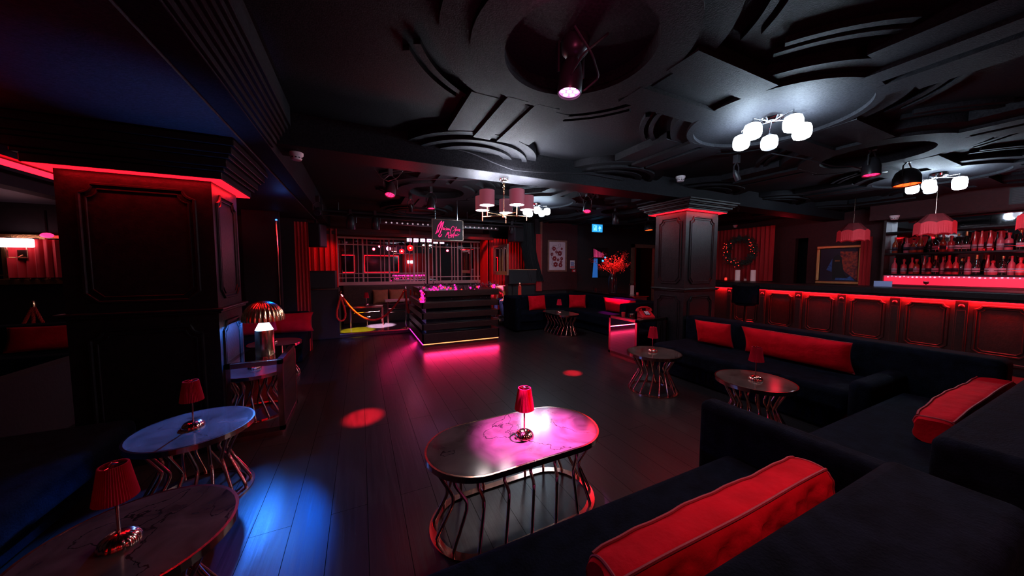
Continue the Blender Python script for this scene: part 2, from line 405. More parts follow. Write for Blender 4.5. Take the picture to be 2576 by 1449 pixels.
def column(name, label, x0, x1, y0, y1, zled, ztop, ztrim, m):
    t = thing(name, label, 'column', ((x0 + x1) / 2, (y0 + y1) / 2, 0))
    cx, cy = (x0 + x1) / 2, (y0 + y1) / 2
    X0, X1, Y0, Y1 = x0 - cx, x1 - cx, y0 - cy, y1 - cy
    obj('shaft', MB().bx(X0, X1, Y0, Y1, 0, ztop), m, t)
    c = MB(); hh = ztop - zled
    prof = [(.10, 0, .20), (.125, .20, .30), (.15, .30, .52), (.175, .52, .62), (.20, .62, .82), (.225, .82, 1.0)]
    for d, a, b in prof: frame_rect(c, X0, X1, Y0, Y1, zled + hh * a, zled + hh * b, d)
    obj('cornice', c, m, t, bevel=.006)
    l = MB()
    for (a, b, cc, dd) in ((X0 - .09, X1 + .09, Y0 - .09, Y0 - .001), (X0 - .09, X1 + .09, Y1 + .001, Y1 + .09), (X0 - .09, X0 - .001, Y0, Y1), (X1 + .001, X1 + .09, Y0, Y1)):
        l.bx(a, b, cc, dd, zled - .006, zled + .001)
    obj('led_strip', l, M_['ledred'], t)
    for (p, q, sx, sy) in (((0, Y0 - .07), (0, Y0 + .02), X1 - X0, .02), ((X0 - .07, 0), (X0 + .02, 0), .02, Y1 - Y0), ((X1 + .07, 0), (X1 - .02, 0), .02, Y1 - Y0)):
        if cx < 0 and p[0] < 0: continue      # that side is turned away from the room
        a = light('AREA', 'column_led_light', (cx + p[0], cy + p[1], zled - .012), (1, .008, .014), 5, size=sx, sy=sy)
        a.rotation_euler = (0, 0, 0)
    d = MB(); frame_rect(d, X0, X1, Y0, Y1, ztrim - .035, ztrim - .012, .028); frame_rect(d, X0, X1, Y0, Y1, ztrim - .012, ztrim + .008, .045)
    obj('dado_rail', d, m, t, bevel=.006)
    s = MB(); frame_rect(s, X0, X1, Y0, Y1, 0, .14, .02)
    obj('plinth_base', s, m, t, bevel=.005)
    up = (ztrim + .09, zled - .10); lo = (.22, ztrim - .13)
    for (o, u, n, w) in (((0, Y0, 0), (1, 0, 0), (0, -1, 0), X1 - X0), ((X0, 0, 0), (0, -1, 0), (-1, 0, 0), Y1 - Y0), ((X1, 0, 0), (0, 1, 0), (1, 0, 0), Y1 - Y0)):
        for (a, b) in (up, lo):
            Mx = face_M((o[0] + n[0] * .004, o[1] + n[1] * .004, (a + b) / 2), u, n)
            panel(t, Mx, w * .74, b - a, m)
    return t
column('panelled_column', 'wide dark panelled column on the left with red lit cornice', -2.0, -1.118, 3.57, 4.17, 2.33, 2.63, 1.245, M_['wood'])
column('panelled_column', 'dark panelled column standing beside the red telephone plinth', 4.83, 5.65, 3.585, 4.18, 2.54, 2.70, 1.245, M_['wood'])

# ------------------------------------------------------------------ mirrored plinths
def plinth(label, loc, w, d, h):
    t = thing('mirrored_plinth', label, 'plinth', loc)
    b = .045
    obj('body', MB().bx(-w / 2 + .006, w / 2 - .006, -d / 2 + .006, d / 2 - .006, .06, h - .006), M_['black'], t)
    obj('base_block', MB().bx(-w / 2 + .03, w / 2 - .03, -d / 2 + .03, d / 2 - .03, 0, .06), M_['rose'], t)
    f = MB()
    for sx in (-1, 1):
        for sy in (-1, 1):
            f.bx(*sorted((sx * w / 2, sx * (w / 2 - b))), *sorted((sy * d / 2, sy * (d / 2 - b))), .06, h)
    for z0, z1 in ((.06, .06 + b), (h - b, h)):
        for sy in (-1, 1): f.bx(-w / 2, w / 2, *sorted((sy * d / 2, sy * (d / 2 - b))), z0, z1)
        for sx in (-1, 1): f.bx(*sorted((sx * w / 2, sx * (w / 2 - b))), -d / 2, d / 2, z0, z1)
    obj('frame', f, M_['gun'], t, bevel=.002)
    obj('mirror_panel', MB().bx(-w / 2 + b, w / 2 - b, -d / 2 + .002, -d / 2 + .006, .06 + b, h - b), M_['mirror'], t)
    obj('mirror_panel', MB().bx(-w / 2 + .002, -w / 2 + .006, -d / 2 + b, d / 2 - b, .06 + b, h - b), M_['mirror'], t)
    obj('mirror_panel', MB().bx(w / 2 - .006, w / 2 - .002, -d / 2 + b, d / 2 - b, .06 + b, h - b), M_['mirrord'], t)
    obj('mirror_top', MB().bx(-w / 2 + b, w / 2 - b, -d / 2 + b, d / 2 - b, h - .006, h + .002), M_['mirrord'], t)
    return t
plinth('mirrored plinth carrying the brass mushroom lamp', (-.905, 3.95, 0), .43, .68, .74)
plinth('mirrored plinth carrying the red telephone', (4.43, 4.17, 0), .72, .66, .74)

# brass mushroom lamp
t = thing('mushroom_lamp', 'brass mushroom lamp with ribbed dome on mirrored plinth', 'lamp', (-.872, 3.864, .742))
obj('body', MB().lathe([(.075, 0), (.078, .01), (.076, .235), (.074, .25)], 40), M_['brass'], t, smooth=True)
obj('diffuser', MB().lathe([(.074, .25), (.034, .335), (.03, .345)], 32), M_['frost'], t, smooth=True)
dome = [(.165 * cos(a), .345 + .19 * sin(a)) for a in [pi / 2 * k / 12 for k in range(13)]]
obj('dome_shade', MB().lathe(dome + [(0, .535)] + [(max(r - .004, 0), z - .004) for r, z in dome[::-1]], 288, rib=26, amp=.06, cap=False), M_['brass'], t, smooth=True)
light('POINT', 'mushroom_lamp_light', (-.872, 3.864, 1.105), (.04, .22, 1), 110, soft=.02)
light('SPOT', 'mushroom_lamp_beam', (-.872, 3.864, 1.104), (.02, .19, 1), 640, (-1.03, 3.2, .45), cone=46, blend=.4, soft=.02)
light('SPOT', 'plinth_top_bounce', (-.80, 3.70, .79), (.08, .24, 1), 75, (-1.15, 2.95, 2.64), cone=40, blend=1, soft=.05)  # added lamp in place of light mirrored up by the plinth top

# ------------------------------------------------------------------ telephone
t = thing('telephone', 'red push button telephone on mirrored plinth', 'telephone', (4.42, 3.98, .742), -.35)
side = [(-.11, 0), (.11, 0), (.11, .10), (.05, .115), (-.11, .035)]
Mx = Matrix(((0, 0, 1, 0), (1, 0, 0, 0), (0, 1, 0, 0), (0, 0, 0, 1)))
obj('body', MB().prism(side, -.105, .105, Mx), M_['phone'], t, bevel=.008)
Mk = Matrix.Translation((0, -.03, .082)) @ Matrix.Rotation(.465, 4, 'X')
dp = obj('dial_plate', MB().bx(-.045, .045, -.055, .055, -.002, .004, Mk), M_['blackgloss'], t)
for r_ in range(4):
    for c_ in range(3):
        obj('key', MB().bx(-.034 + c_ * .025, -.016 + c_ * .025, -.044 + r_ * .025, -.028 + r_ * .025, .004, .009, Mk), M_['key'], dp)
hs = MB().tube([(-.11, .075, .15), (-.06, .075, .17), (.06, .075, .17), (.11, .075, .15)], .016, 10)
for sx in (-1, 1): hs.lathe([(.0, 0), (.03, .0), (.032, .02), (.02, .045), (0, .05)], 16, (sx * .115, .075, .105))
obj('handset', hs, M_['phone'], t, smooth=True)
cr = MB()
for sx in (-1, 1): cr.bx(sx * .06 - .015, sx * .06 + .015, .05, .10, .10, .15)
obj('cradle', cr, M_['phone'], t, bevel=.004)
t = thing('ashtray', 'small red glass tumbler on plinth beside the telephone', 'glass', (4.2, 4.28, .742))
t.name = 'tumbler'
obj('cup', MB().lathe([(.03, 0), (.034, .07), (.030, .07), (.027, .008), (0, .008)], 20), M_['redreflect'], t, smooth=True)

# ------------------------------------------------------------------ tables and table lamps
def table_parts(t, path, closed_poly, nleg, legf, H_=.5):
    """path(s, inset) -> point and tangent on the outline"""
    obj('tabletop', MB().prism(closed_poly(.012), H_ - .014, H_), M_['marble'], t, bevel=.002)
    top = [(*p, 0) for p in closed_poly(0)]
    rim = MB(); n = len(top)
    a = closed_poly(0); b = closed_poly(.012)
    v = [(*p, H_ - .035) for p in a] + [(*p, H_ - .001) for p in a] + [(*p, H_ - .001) for p in b] + [(*p, H_ - .035) for p in b]
    f = []
    for i in range(n):
        j = (i + 1) % n
        for k in range(4):
            l = (k + 1) % 4
            f.append((k * n + i, k * n + j, l * n + j, l * n + i))
    rim.add(v, f); obj('rim', rim, M_['rose'], t)
    a = closed_poly(.02); b = closed_poly(.07)
    v = [(*p, .0) for p in a] + [(*p, .012) for p in a] + [(*p, .012) for p in b] + [(*p, .0) for p in b]
    obj('base_ring', MB().add(v, f), M_['rose'], t)
    uf = obj('under_frame', MB().add([(*p, H_ - .05) for p in closed_poly(.05)] + [(*p, H_ - .036) for p in closed_poly(.05)] + [(*p, H_ - .036) for p in closed_poly(.09)] + [(*p, H_ - .05) for p in closed_poly(.09)], f), M_['gun'], t)
    for k in range(nleg):
        pts = legf((k + .5) / nleg)
        obj('leg', MB().tube(pts, .0105, 8), M_['rose'], t, smooth=True)
def smoothpath(P, n=5):
    """round the bend of a polyline"""
    out = [P[0]]
    for i in range(1, len(P) - 1):
        A, B, D = Vector(P[i - 1]), Vector(P[i]), Vector(P[i + 1])
        a = B + (A - B) * .22; d = B + (D - B) * .22
        for k in range(n + 1):
            s = k / n
            out.append(a * (1 - s) ** 2 + B * 2 * s * (1 - s) + d * s * s)
    out.append(P[-1]); return out
def round_table(label, loc, R=.332, group=None):
    t = thing('round_table', label, 'table', loc, 0, group)
    poly = lambda ins: [((R - ins) * cos(2 * pi * k / 64), (R - ins) * sin(2 * pi * k / 64)) for k in range(64)]
    def legf(s):
        a = 2 * pi * s; tw = .16
        P = lambda r, an, z: Vector((r * cos(an), r * sin(an), z))
        return smoothpath([P(R - .07, a, .455), P(R * .52, a + tw, .27), P(R * .56, a + tw, .23), P(R - .045, a, .03), P(R - .045, a, .008)])
    table_parts(t, None, poly, 16, legf)
    return t
def stadium_table(label, loc, L, R, rz, nleg):
    t = thing('oval_table', label, 'table', loc, rz)
    def pt(s, ins):
        per = 2 * L + 2 * pi * R; d = (s % 1) * per; r = R - ins
        if d < L: return (-L / 2 + d, -r)
        d -= L
        if d < pi * R: a = -pi / 2 + d / R; return (L / 2 + r * cos(a), r * sin(a))
        d -= pi * R
        if d < L: return (L / 2 - d, r)
        d -= L
        a = pi / 2 + d / R; return (-L / 2 + r * cos(a), r * sin(a))
    poly = lambda ins: [pt(k / 96, ins) for k in range(96)]
    def legf(s):
        sh = .020
        P = lambda ss, ins, z: Vector((*pt(ss, ins), z))
        return smoothpath([P(s, .06, .455), P(s, .065, .40), P(s + sh, .13, .27), P(s + sh, .13, .22), P(s, .045, .03), P(s, .045, .008)])
    table_parts(t, None, poly, nleg, legf)
    return t
round_table('round marble table nearest the camera at bottom left', (-.87, 1.78, 0))
round_table('blue lit round marble table in front of the mirrored plinth', (-1.076, 2.904, 0))
round_table('round marble table beside the red telephone plinth', (3.441, 2.957, 0))
round_table('round marble table partly hidden by the dark sofa back', (3.481, 1.789, 0))
round_table('round marble table behind the mushroom lamp plinth', (-1.17, 5.72, 0))
stadium_table('long oval marble table under the magenta spotlight', (.905, 1.845, 0), .58, .305, .02, 18)
stadium_table('oval marble table in front of the far corner sofa', (4.42, 6.60, 0), .50, .30, pi / 2, 20)

def table_lamp(loc, label, name='table_lamp'):
    t = thing(name, label, 'table lamp', loc, random.random(), 'small red shaded table lamps')
    ds = [(.060 * cos(a) ** .8 if a < pi / 2 - .01 else 0.008, .002 + .042 * sin(a)) for a in [pi / 2 * k / 9 for k in range(10)]]
    obj('base', MB().lathe([(.06, 0)] + ds, 192, rib=16, amp=.04), M_['rose'], t, smooth=True)
    obj('stem', MB().lathe([(.0055, .04), (.0055, .30), (.003, .318)], 12), M_['rose'], t, smooth=True)
    n = 96; v = []
    for i in range(n):
        a = 2 * pi * i / n; am = .0022 if i % 2 else -.0022
        for r, z in ((.062, .185), (.040, .325), (.037, .325), (.059, .185)):
            v.append(((r + am) * cos(a), (r + am) * sin(a), z))
    f = [(4 * i + k, 4 * ((i + 1) % n) + k, 4 * ((i + 1) % n) + (k + 1) % 4, 4 * i + (k + 1) % 4) for i in range(n) for k in range(4)]
    sh_ = obj('lamp_shade', MB().add(v, f), M_['redshade'], t)
    cp = MB().lathe([(.014, .318), (.014, .330), (.005, .334)], 16)
    for k in range(3):
        a = 2 * pi * k / 3; cp.tube([(0, 0, .322), (.037 * cos(a), .037 * sin(a), .322)], .0015, 5)
    obj('top_cap', cp, M_['chrome'], sh_, smooth=True)
    return t
L0 = table_lamp((-.903, 1.775, .5), 'red shaded lamp on nearest bottom left table')
for loc, lab in (((-1.078, 2.90, .5), 'red shaded lamp on the blue lit round table'), ((.939, 1.805, .5), 'red shaded lamp glowing pink on long oval table'),
                 ((3.44, 2.975, .5), 'red shaded lamp on table beside telephone plinth'), ((3.49, 1.785, .5), 'red shaded lamp on table behind the dark sofa back'),
                 ((-1.2, 5.72, .5), 'red shaded lamp seen behind the mushroom lamp'), ((4.40, 6.62, .5), 'red shaded lamp on table before far corner sofa'),
                 ((.13, 9.25, .62), 'red shaded lamp on small stage table behind rope')):
    dup(L0, loc, random.random() * 3, lab)
# ------------------------------------------------------------------ sofas
def rbox(x0, x1, y0, y1, z0, z1, M=None): return MB().bx(x0, x1, y0, y1, z0, z1, M)
def sofa(name, label, base, cushions, backs, arms, m=None, r=.05, cat='sofa'):
    """every argument a list of boxes in world coordinates, origin at the middle of the base"""
    m = m or M_['velvet']
    b0 = base[0]; cx, cy = (b0[0] + b0[1]) / 2, (b0[2] + b0[3]) / 2
    t = thing(name, label, cat, (cx, cy, 0))
    for nm, lst, bv in (('base', base, .02), ('seat_cushion', cushions, r), ('backrest', backs, r), ('armrest', arms, r)):
        for b in lst:
            obj(nm, rbox(b[0] - cx, b[1] - cx, b[2] - cy, b[3] - cy, b[4], b[5]), m, t, smooth=True, bevel=bv, segs=5)
    return t
sofa('sofa', 'dark velvet sofa in the foreground under the long red bolster',
     [(-.05, 2.08, .25, 1.10, .02, .24)], [(-.10, 2.09, .52, 1.21, .22, .43)], [(.30, 2.09, .18, .54, .22, .77)], [(2.10, 2.25, .30, 1.42, .02, .69)])
sofa('sofa', 'dark velvet sofa at right with the slumped red bolster',
     [(2.30, 4.55, .10, 1.00, .02, .24)], [(2.27, 4.55, .52, 1.11, .22, .45)], [(2.45, 4.95, -.05, .50, .22, .80)], [])
sofa('sofa', 'dark velvet sofa facing the room with its back to the bar',
     [(4.12, 5.05, 1.45, 3.50, .02, .24)], [(4.05, 4.85, 1.30, 3.52, .22, .45)], [(4.82, 5.12, .62, 3.55, .22, .82)], [(4.00, 4.85, 1.14, 1.30, .02, .58)], r=.06)
sofa('sofa', 'dark corner sofa beyond the far oval table with three red cushions',
     [(3.50, 6.1, 7.12, 7.80, .02, .24), (5.2, 6.1, 5.2, 7.12, .02, .24)], [(3.55, 5.2, 7.06, 7.62, .22, .48), (5.12, 5.98, 5.22, 7.62, .22, .48)],
     [(3.45, 6.10, 7.54, 7.82, .22, .86), (5.85, 6.10, 5.2, 7.7, .22, .84)], [(3.42, 3.57, 7.04, 7.82, .02, .88), (4.98, 6.10, 5.00, 5.22, .02, .84)])
sofa('sofa', 'dark sofa along the left wall behind the mushroom lamp',
     [(-2.6, -.92, 6.3, 7.2, .02, .24)], [(-2.6, -.9, 6.25, 6.95, .22, .45)], [(-2.6, -.9, 6.92, 7.25, .22, .78)], [], r=.05)
sofa('sofa', 'dark sofa seen left of the wide panelled column',
     [(-5.0, -3.1, 6.35, 7.1, .02, .24)], [(-5.0, -3.05, 6.3, 6.95, .22, .45)], [(-5.0, -3.05, 6.9, 7.15, .22, .80)], [], r=.05)
sofa('banquette', 'brown velvet banquette under the stage mirror',
     [(-.45, 1.9, 9.56, 9.97, .10, .42)], [(-.45, 1.9, 9.52, 9.84, .42, .58)], [(-.45, 1.9, 9.82, 9.97, .42, 1.10)], [], m=M_['brownv'], r=.04, cat='bench')
sofa('sofa', 'dark sofa running along the left edge beside the nearest table',
     [(-2.65, -1.75, .4, 3.45, .02, .22)], [(-2.5, -1.62, .35, 3.5, .2, .43)], [(-2.68, -2.35, .35, 3.5, .2, .85)], [], r=.06)
# stage right seat for the person
sofa('bench_seat', 'dark padded bench the seated person leans forward from', [(4.02, 4.6, 8.75, 9.2, .10, .38)], [(4.0, 4.6, 8.72, 9.2, .36, .50)], [], [], r=.03, cat='bench')

# ------------------------------------------------------------------ cushions
def superpillow(w, h, t, n=26, puff=.55, seedv=0):
    """pillow in x (width), z (height), thickness y"""
    rnd = random.Random(seedv); ph = [rnd.random() * 6 for _ in range(6)]
    v = []; m = n + 1
    for sgn in (1, -1):
        for j in range(m):
            for i in range(m):
                a = -1 + 2 * i / n; b = -1 + 2 * j / n
                e1 = max(0, 1 - abs(a) ** 3.2); e2 = max(0, 1 - abs(b) ** 3.2)
                y = (e1 * e2) ** puff * t / 2
                pull = 1 - .055 * (1 - abs(b) ** 2) * abs(a) ** 6
                pull2 = 1 - .055 * (1 - abs(a) ** 2) * abs(b) ** 6
                wr = .010 * (sin(a * 7 + b * 4 + ph[0]) + sin(b * 9 - a * 5 + ph[1])) * (e1 * e2) * (abs(a) + abs(b)) * .6
                v.append((a * pull * w / 2, sgn * (y + wr * (1 if sgn > 0 else -.3)), b * pull2 * h / 2))
    f = []
    for k in range(2):
        o = k * m * m
        for j in range(n):
            for i in range(n):
                q = (o + j * m + i, o + j * m + i + 1, o + (j + 1) * m + i + 1, o + (j + 1) * m + i)
                f.append(q[::-1] if k == 0 else q)
    rimi = [i for i in range(m)] + [j * m + n for j in range(1, m)] + [n * m + i for i in range(n - 1, -1, -1)] + [j * m for j in range(n - 1, 0, -1)]
    for k in range(len(rimi)):
        a, b = rimi[k], rimi[(k + 1) % len(rimi)]
        f.append((a, b, m * m + b, m * m + a))
    edge = [((v[i][0]), 0, v[i][2]) for i in rimi]
    return MB().add(v, f), edge
def pillow(label, loc, w, h, t, rz, tilt, m='redv', seedv=1, group=None):
    th = thing('cushion', label, 'cushion', loc, rz, group)
    mb, edge = superpillow(w, h, t, seedv=seedv)
    T = Matrix.Translation((0, 0, h / 2)) @ Matrix.Rotation(tilt, 4, 'X')
    mb.v = [tuple(T @ Vector(p)) for p in mb.v]
    cv = obj('cover', mb, M_[m], th, smooth=True)
    obj('piping', MB().tube([T @ Vector(p) for p in edge], .0045, 6, True), M_['piping'] if m == 'redv' else M_[m], cv, smooth=True)
    return th
def bolster(label, loc, L, W, Hh, rz, M2=None, seedv=1, sag=0, nx=64):
    """long box bolster with piping; x along the length"""
    th = thing('bolster', label, 'cushion', loc, rz, 'long red bolsters')
    rnd = random.Random(seedv); ph = [rnd.random() * 6 for _ in range(8)]
    nr = 40; v = []; f = []
    def sec(s):
        out = []
        x = -L / 2 + L * s; ed = min(1, min(s, 1 - s) / .045) ** .5
        for k in range(nr):
            a = 2 * pi * (k + .5) / nr
            c_, s_ = cos(a), sin(a); p = 4.5
            rr = 1 / ((abs(c_) ** p + abs(s_) ** p) ** (1 / p))
            w = .009 * sin(s * L * 21 + 3 * sin(a * 2 + ph[0]) + ph[1]) * (1 if s_ < .5 else .25) + .007 * sin(s * L * 47 + 2 * c_ + ph[2]) * (1 if s_ < .3 else .1)
            bul = 1 + .05 * sin(s * pi * 3 + ph[3])
            ee = .80 + .20 * ed
            y = c_ * rr * W / 2 * ee * bul + w * c_; z = s_ * rr * Hh / 2 * ee * bul + w * s_
            z += -sag * (max(0, .32 - s) / .32) ** 1.6
            out.append((x + .012 * sin(a * 3 + ph[4]) * (1 - ed), y, z + Hh / 2 + .004 * sin(s * 9 + ph[5])))
        return out
    rows = [sec(i / nx) for i in range(nx + 1)]
    for r_ in rows: v += r_
    for i in range(nx):
        for k in range(nr):
            l = (k + 1) % nr
            f.append((i * nr + k, i * nr + l, (i + 1) * nr + l, (i + 1) * nr + k))
    f.append(tuple(range(nr))); f.append(tuple(nx * nr + k for k in range(nr))[::-1])
    mb = MB().add(v, f)
    T = M2 or Matrix.Identity(4)
    mb.v = [tuple(T @ Vector(p)) for p in mb.v]
    o = obj('cover', mb, M_['redv'], th, smooth=True)
    for k in (5, 14):      # piping along the two top edges
        obj('piping', MB().tube([T @ (Vector(rows[i][k]) + Vector((0, .004 if k == 5 else -.004, .004))) for i in range(1, nx)], .0065, 6), M_['piping'], o, smooth=True)
    for i in (1, nx - 1):
        obj('piping', MB().tube([T @ (Vector(p) * 1.0) for p in rows[i]], .006, 6, True), M_['piping'], o, smooth=True)
    return th
bolster('long red velvet bolster in the foreground at bottom right', (1.36, .755, .445), 1.36, .17, .185, 0, Matrix.Rotation(-.10, 4, 'X'), seedv=3)
bolster('slumped red velvet bolster at the right edge of the sofas', (4.12, .66, .465), 1.55, .20, .20, 0, Matrix.Rotation(-.06, 4, 'X'), seedv=8, sag=.04)
pillow('long red velvet bolster cushion on the sofa backing the bar', (4.68, 2.02, .46), 1.08, .36, .17, -pi / 2 + .0, .30, seedv=4)
pillow('square red velvet cushion beside the column on sofa backing bar', (4.66, 2.96, .46), .50, .36, .15, -pi / 2 + .08, .30, seedv=5)
pillow('square red cushion at left end of far corner sofa', (4.22, 7.40, .485), .52, .38, .17, .05, -.2, seedv=6)
pillow('square red cushion in the middle of far corner sofa', (5.45, 7.30, .485), .46, .36, .16, -.55, -.2, seedv=7)
pillow('long cushion lit hot pink on far corner sofa', (5.72, 5.95, .485), 1.05, .36, .18, -pi / 2 + .03, .25, seedv=9)
pillow('long red cushion on sofa behind the mushroom lamp', (-1.55, 6.78, .455), 1.5, .34, .17, 0, -.2, seedv=10)
pillow('dim red cushion at the left edge beyond the column', (-3.92, 6.76, .455), .86, .34, .16, 0, -.25, seedv=11)
pillow('left one of two tan cushions on stage banquette', (.49, 9.74, .585), .40, .40, .13, .0, -.2, m='tan', seedv=12, group='tan cushions on the stage banquette')
pillow('right one of two tan cushions on stage banquette', (.92, 9.74, .585), .40, .40, .13, .0, -.2, m='tan', seedv=13, group='tan cushions on the stage banquette')

# ------------------------------------------------------------------ tiered booth with garland
X0, X1, Y0, Y1 = 1.043, 2.655, 6.275, 8.10
t = thing('tiered_counter', 'tiered wooden booth with red neon round its foot', 'booth', ((X0 + X1) / 2, (Y0 + Y1) / 2, 0))
cx, cy = t.location.x, t.location.y
a, b, c, d = X0 - cx, X1 - cx, Y0 - cy, Y1 - cy
obj('core', MB().bx(a + .10, b - .14, c + .13, d, .10, 1.04), M_['blackgloss'], t)
obj('plinth_base', MB().bx(a + .03, b - .03, c + .03, d, 0, .085), M_['woodred'], t)
for z0, z1 in ((.135, .315), (.385, .50), (.60, .715), (.81, .925), (1.03, 1.15)):
    ex = 0 if z0 < 1 else .10
    mb = MB()
    if z0 < 1:
        mb.bx(a, b, c, c + .03, z0, z1).bx(a, a + .03, c, d, z0, z1).bx(b - .03, b, c, d, z0, z1)
        mb.bx(a + .03, b - .03, c + .03, d, z1 - .02, z1 - .002)
    else: mb.bx(a + .10, b, c + .04, d, z0, z1)
    obj('tier_board', mb, M_['woodred'], t, bevel=.003)
st = MB()
for z in (.55, .76, .97):
    for k in range(11): st.ball((a + .24 + k * .125, c + .128, z), .011, 8)
obj('stud', st, M_['chrome'], t)
st = MB()
for z0, z1 in ((.316, .384), (.502, .598), (.717, .808), (.927, 1.028)): st.bx(a + .088, a + .0995, c + .131, c + .55, z0, z1)
obj('inner_lining', st, M_['white'], t)
obj('neon_tube', MB().tube([(a + .02, c + .012, .108), (b - .02, c + .012, .108)], .009, 8), M_['neon'], t)
obj('neon_tube', MB().tube([(a + .012, c + .02, .108), (a + .012, d, .108)], .011, 8), M_['neonpink'], t)
light('AREA', 'booth_neon_light', (cx, Y0 - .035, .115), (1, .015, .13), 16, (cx, Y0 - .6, -.55), size=1.55, sy=.02)
light('AREA', 'booth_neon_light', (X0 - .035, cy, .115), (1, .015, .16), 14, (X0 - .6, cy, -.55), size=.02, sy=1.75)
# garland
g = thing('garland', 'dark leafy garland with glowing pink baubles on booth top', 'garland', (cx, Y0 + .12, 1.15))
rnd = random.Random(5)
def gpos(s):
    if s < .12: return Vector((X0 + .02 - cx + .02 * rnd.uniform(-1, 1), -.02, -.32 + s / .12 * .32))
    x = X0 + .06 + (X1 - X0 - .05) * (s - .12) / .88
    return Vector((x - cx, .02, .035 - (.09 * max(0, 1 - abs(x - 1.95) / .3))))
fo = MB()
for k in range(620):
    p = gpos(rnd.random()); p += Vector((rnd.gauss(0, .035), rnd.gauss(0, .045), abs(rnd.gauss(0, .035))))
    a_, e_ = rnd.uniform(0, 2 * pi), rnd.uniform(-.5, 1.2); l = rnd.uniform(.05, .11)
    dr = Vector((cos(a_) * cos(e_), sin(a_) * cos(e_), sin(e_))); sd = dr.cross(Vector((0, 0, 1))).normalized() * .011
    q = p + dr * l * .5
    fo.add([p, q + sd, p + dr * l, q - sd], [(0, 1, 2, 3)])
obj('foliage', fo, M_['fir'], g)
for k in range(64):
    s = rnd.random() if k > 18 else rnd.uniform(0, .13)
    p = gpos(s) + Vector((rnd.gauss(0, .022), -.05 + rnd.gauss(0, .02), rnd.gauss(.01, .025)))
    obj('bauble' if k % 5 else 'red_bauble', MB().ball(p, rnd.uniform(.014, .027), 10), M_['bauble'] if k % 5 else M_['redbauble'], g, smooth=True)
light('AREA', 'garland_light', (cx, Y0 + .05, 1.28), (1, .03, .35), 1.2, (cx, Y0 + .4, .9), size=1.4, sy=.1)

# ------------------------------------------------------------------ hanging neon sign
t = thing('neon_sign', 'hanging black sign reading Maison Close Mayfair in pink neon', 'sign', (1.62, 6.5, 2.36))
obj('board', MB().bx(-.315, .315, -.015, .015, -.205, .205), mat('sign board', (.02, .014, .018), .35), t)
fr = MB()
for x0, x1, z0, z1 in ((-.32, .32, .20, .21), (-.32, .32, -.21, -.20), (-.32, -.31, -.21, .21), (.31, .32, -.21, .21)): fr.bx(x0, x1, -.02, .02, z0, z1)
obj('frame', fr, M_['gun'], t)
for x in (-.25, .2): obj('hanging_wire', MB().tube([(x, 0, .205), (x, 0, .66)], .004, 6), M_['chrome'], t)
strokes = [  # crop pixels, 18.1 per photo pixel, board spans x 130..1500, y 200..1195
 [(270, 905), (330, 760), (350, 620), (400, 480), (540, 270)], [(540, 270), (480, 520), (400, 740), (350, 850)],
 [(350, 850), (450, 640), (540, 430), (630, 300)], [(630, 300), (540, 620), (450, 900), (390, 980), (420, 1050), (480, 1020), (535, 910)],
 [(640, 590), (590, 610), (580, 700), (640, 650), (640, 600), (640, 700)], [(680, 620), (670, 700)], [(700, 530), (715, 545)],
 [(760, 590), (715, 640), (750, 680), (715, 710)], [(800, 610), (775, 660), (800, 700), (825, 650), (800, 610)], [(845, 610), (840, 700), (875, 620), (890, 690), (940, 690)],
 [(1100, 600), (1095, 520), (1040, 490), (980, 570), (930, 720), (930, 840), (980, 910), (1060, 880), (1130, 780), (1170, 650)],
 [(1020, 745), (1150, 640), (1215, 530), (1190, 520), (1170, 640), (1180, 720)], [(1230, 630), (1205, 680), (1230, 720), (1260, 670), (1230, 630)],
 [(1310, 620), (1280, 660), (1310, 700), (1275, 725)], [(1330, 690), (1370, 650), (1345, 630), (1325, 690), (1350, 735), (1375, 715)],
 [(695, 1040), (750, 900), (820, 770), (790, 930)], [(790, 930), (870, 770), (830, 970), (820, 1060), (860, 1090), (915, 1040)],
 [(940, 920), (890, 950), (895, 990), (935, 960), (940, 925), (940, 990)], [(965, 930), (970, 980), (1010, 930)], [(1020, 920), (985, 1030), (960, 1040), (1000, 990)],
 [(1120, 810), (1080, 920), (1060, 1050), (1040, 1040)], [(1040, 940), (1110, 920)], [(1170, 900), (1130, 930), (1140, 970), (1175, 940), (1175, 900), (1180, 970)],
 [(1215, 900), (1210, 965)], [(1235, 835), (1245, 850)], [(1265, 890), (1260, 970), (1270, 910), (1320, 870), (1325, 905)]]
for kk, sk in enumerate(strokes):
    big = kk in (0, 1, 2, 3)
    pts = [Vector(((px - 815) / 1370 * .62, -.022, -(py - 697) / 995 * .41)) for px, py in sk]
    obj('neon_letter', MB().tube(smoothpath(pts, 4) if len(pts) > 2 else pts, (.0085 if big else .0042), 6), M_['signpink'], t)

# ------------------------------------------------------------------ rope barriers
def rope_pts(A, B, sag, n=24):
    A, B = Vector(A), Vector(B); return [A.lerp(B, k / n) + Vector((0, 0, -sag * 4 * (k / n) * (1 - k / n))) for k in range(n + 1)]
def rope_mesh(pts, r):
    mb = MB(); P = [Vector(p) for p in pts]
    L = [0]
    for i in range(1, len(P)): L.append(L[-1] + (P[i] - P[i - 1]).length)
    for s in range(3):
        q = []
        N_ = max(20, int(L[-1] / .012))
        for k in range(N_ + 1):
            d_ = L[-1] * k / N_; i = max(j for j in range(len(L)) if L[j] <= d_ + 1e-9); i = min(i, len(P) - 2)
            p = P[i].lerp(P[i + 1], (d_ - L[i]) / max(1e-9, L[i + 1] - L[i])); tn = (P[i + 1] - P[i]).normalized()
            u = tn.cross(Vector((0.1, 1, 0.05))).normalized(); w = tn.cross(u); an = d_ * 55 + s * 2 * pi / 3
            q.append(p + (u * cos(an) + w * sin(an)) * r * .5)
        mb.tube(q, r * .62, 6)
    return mb
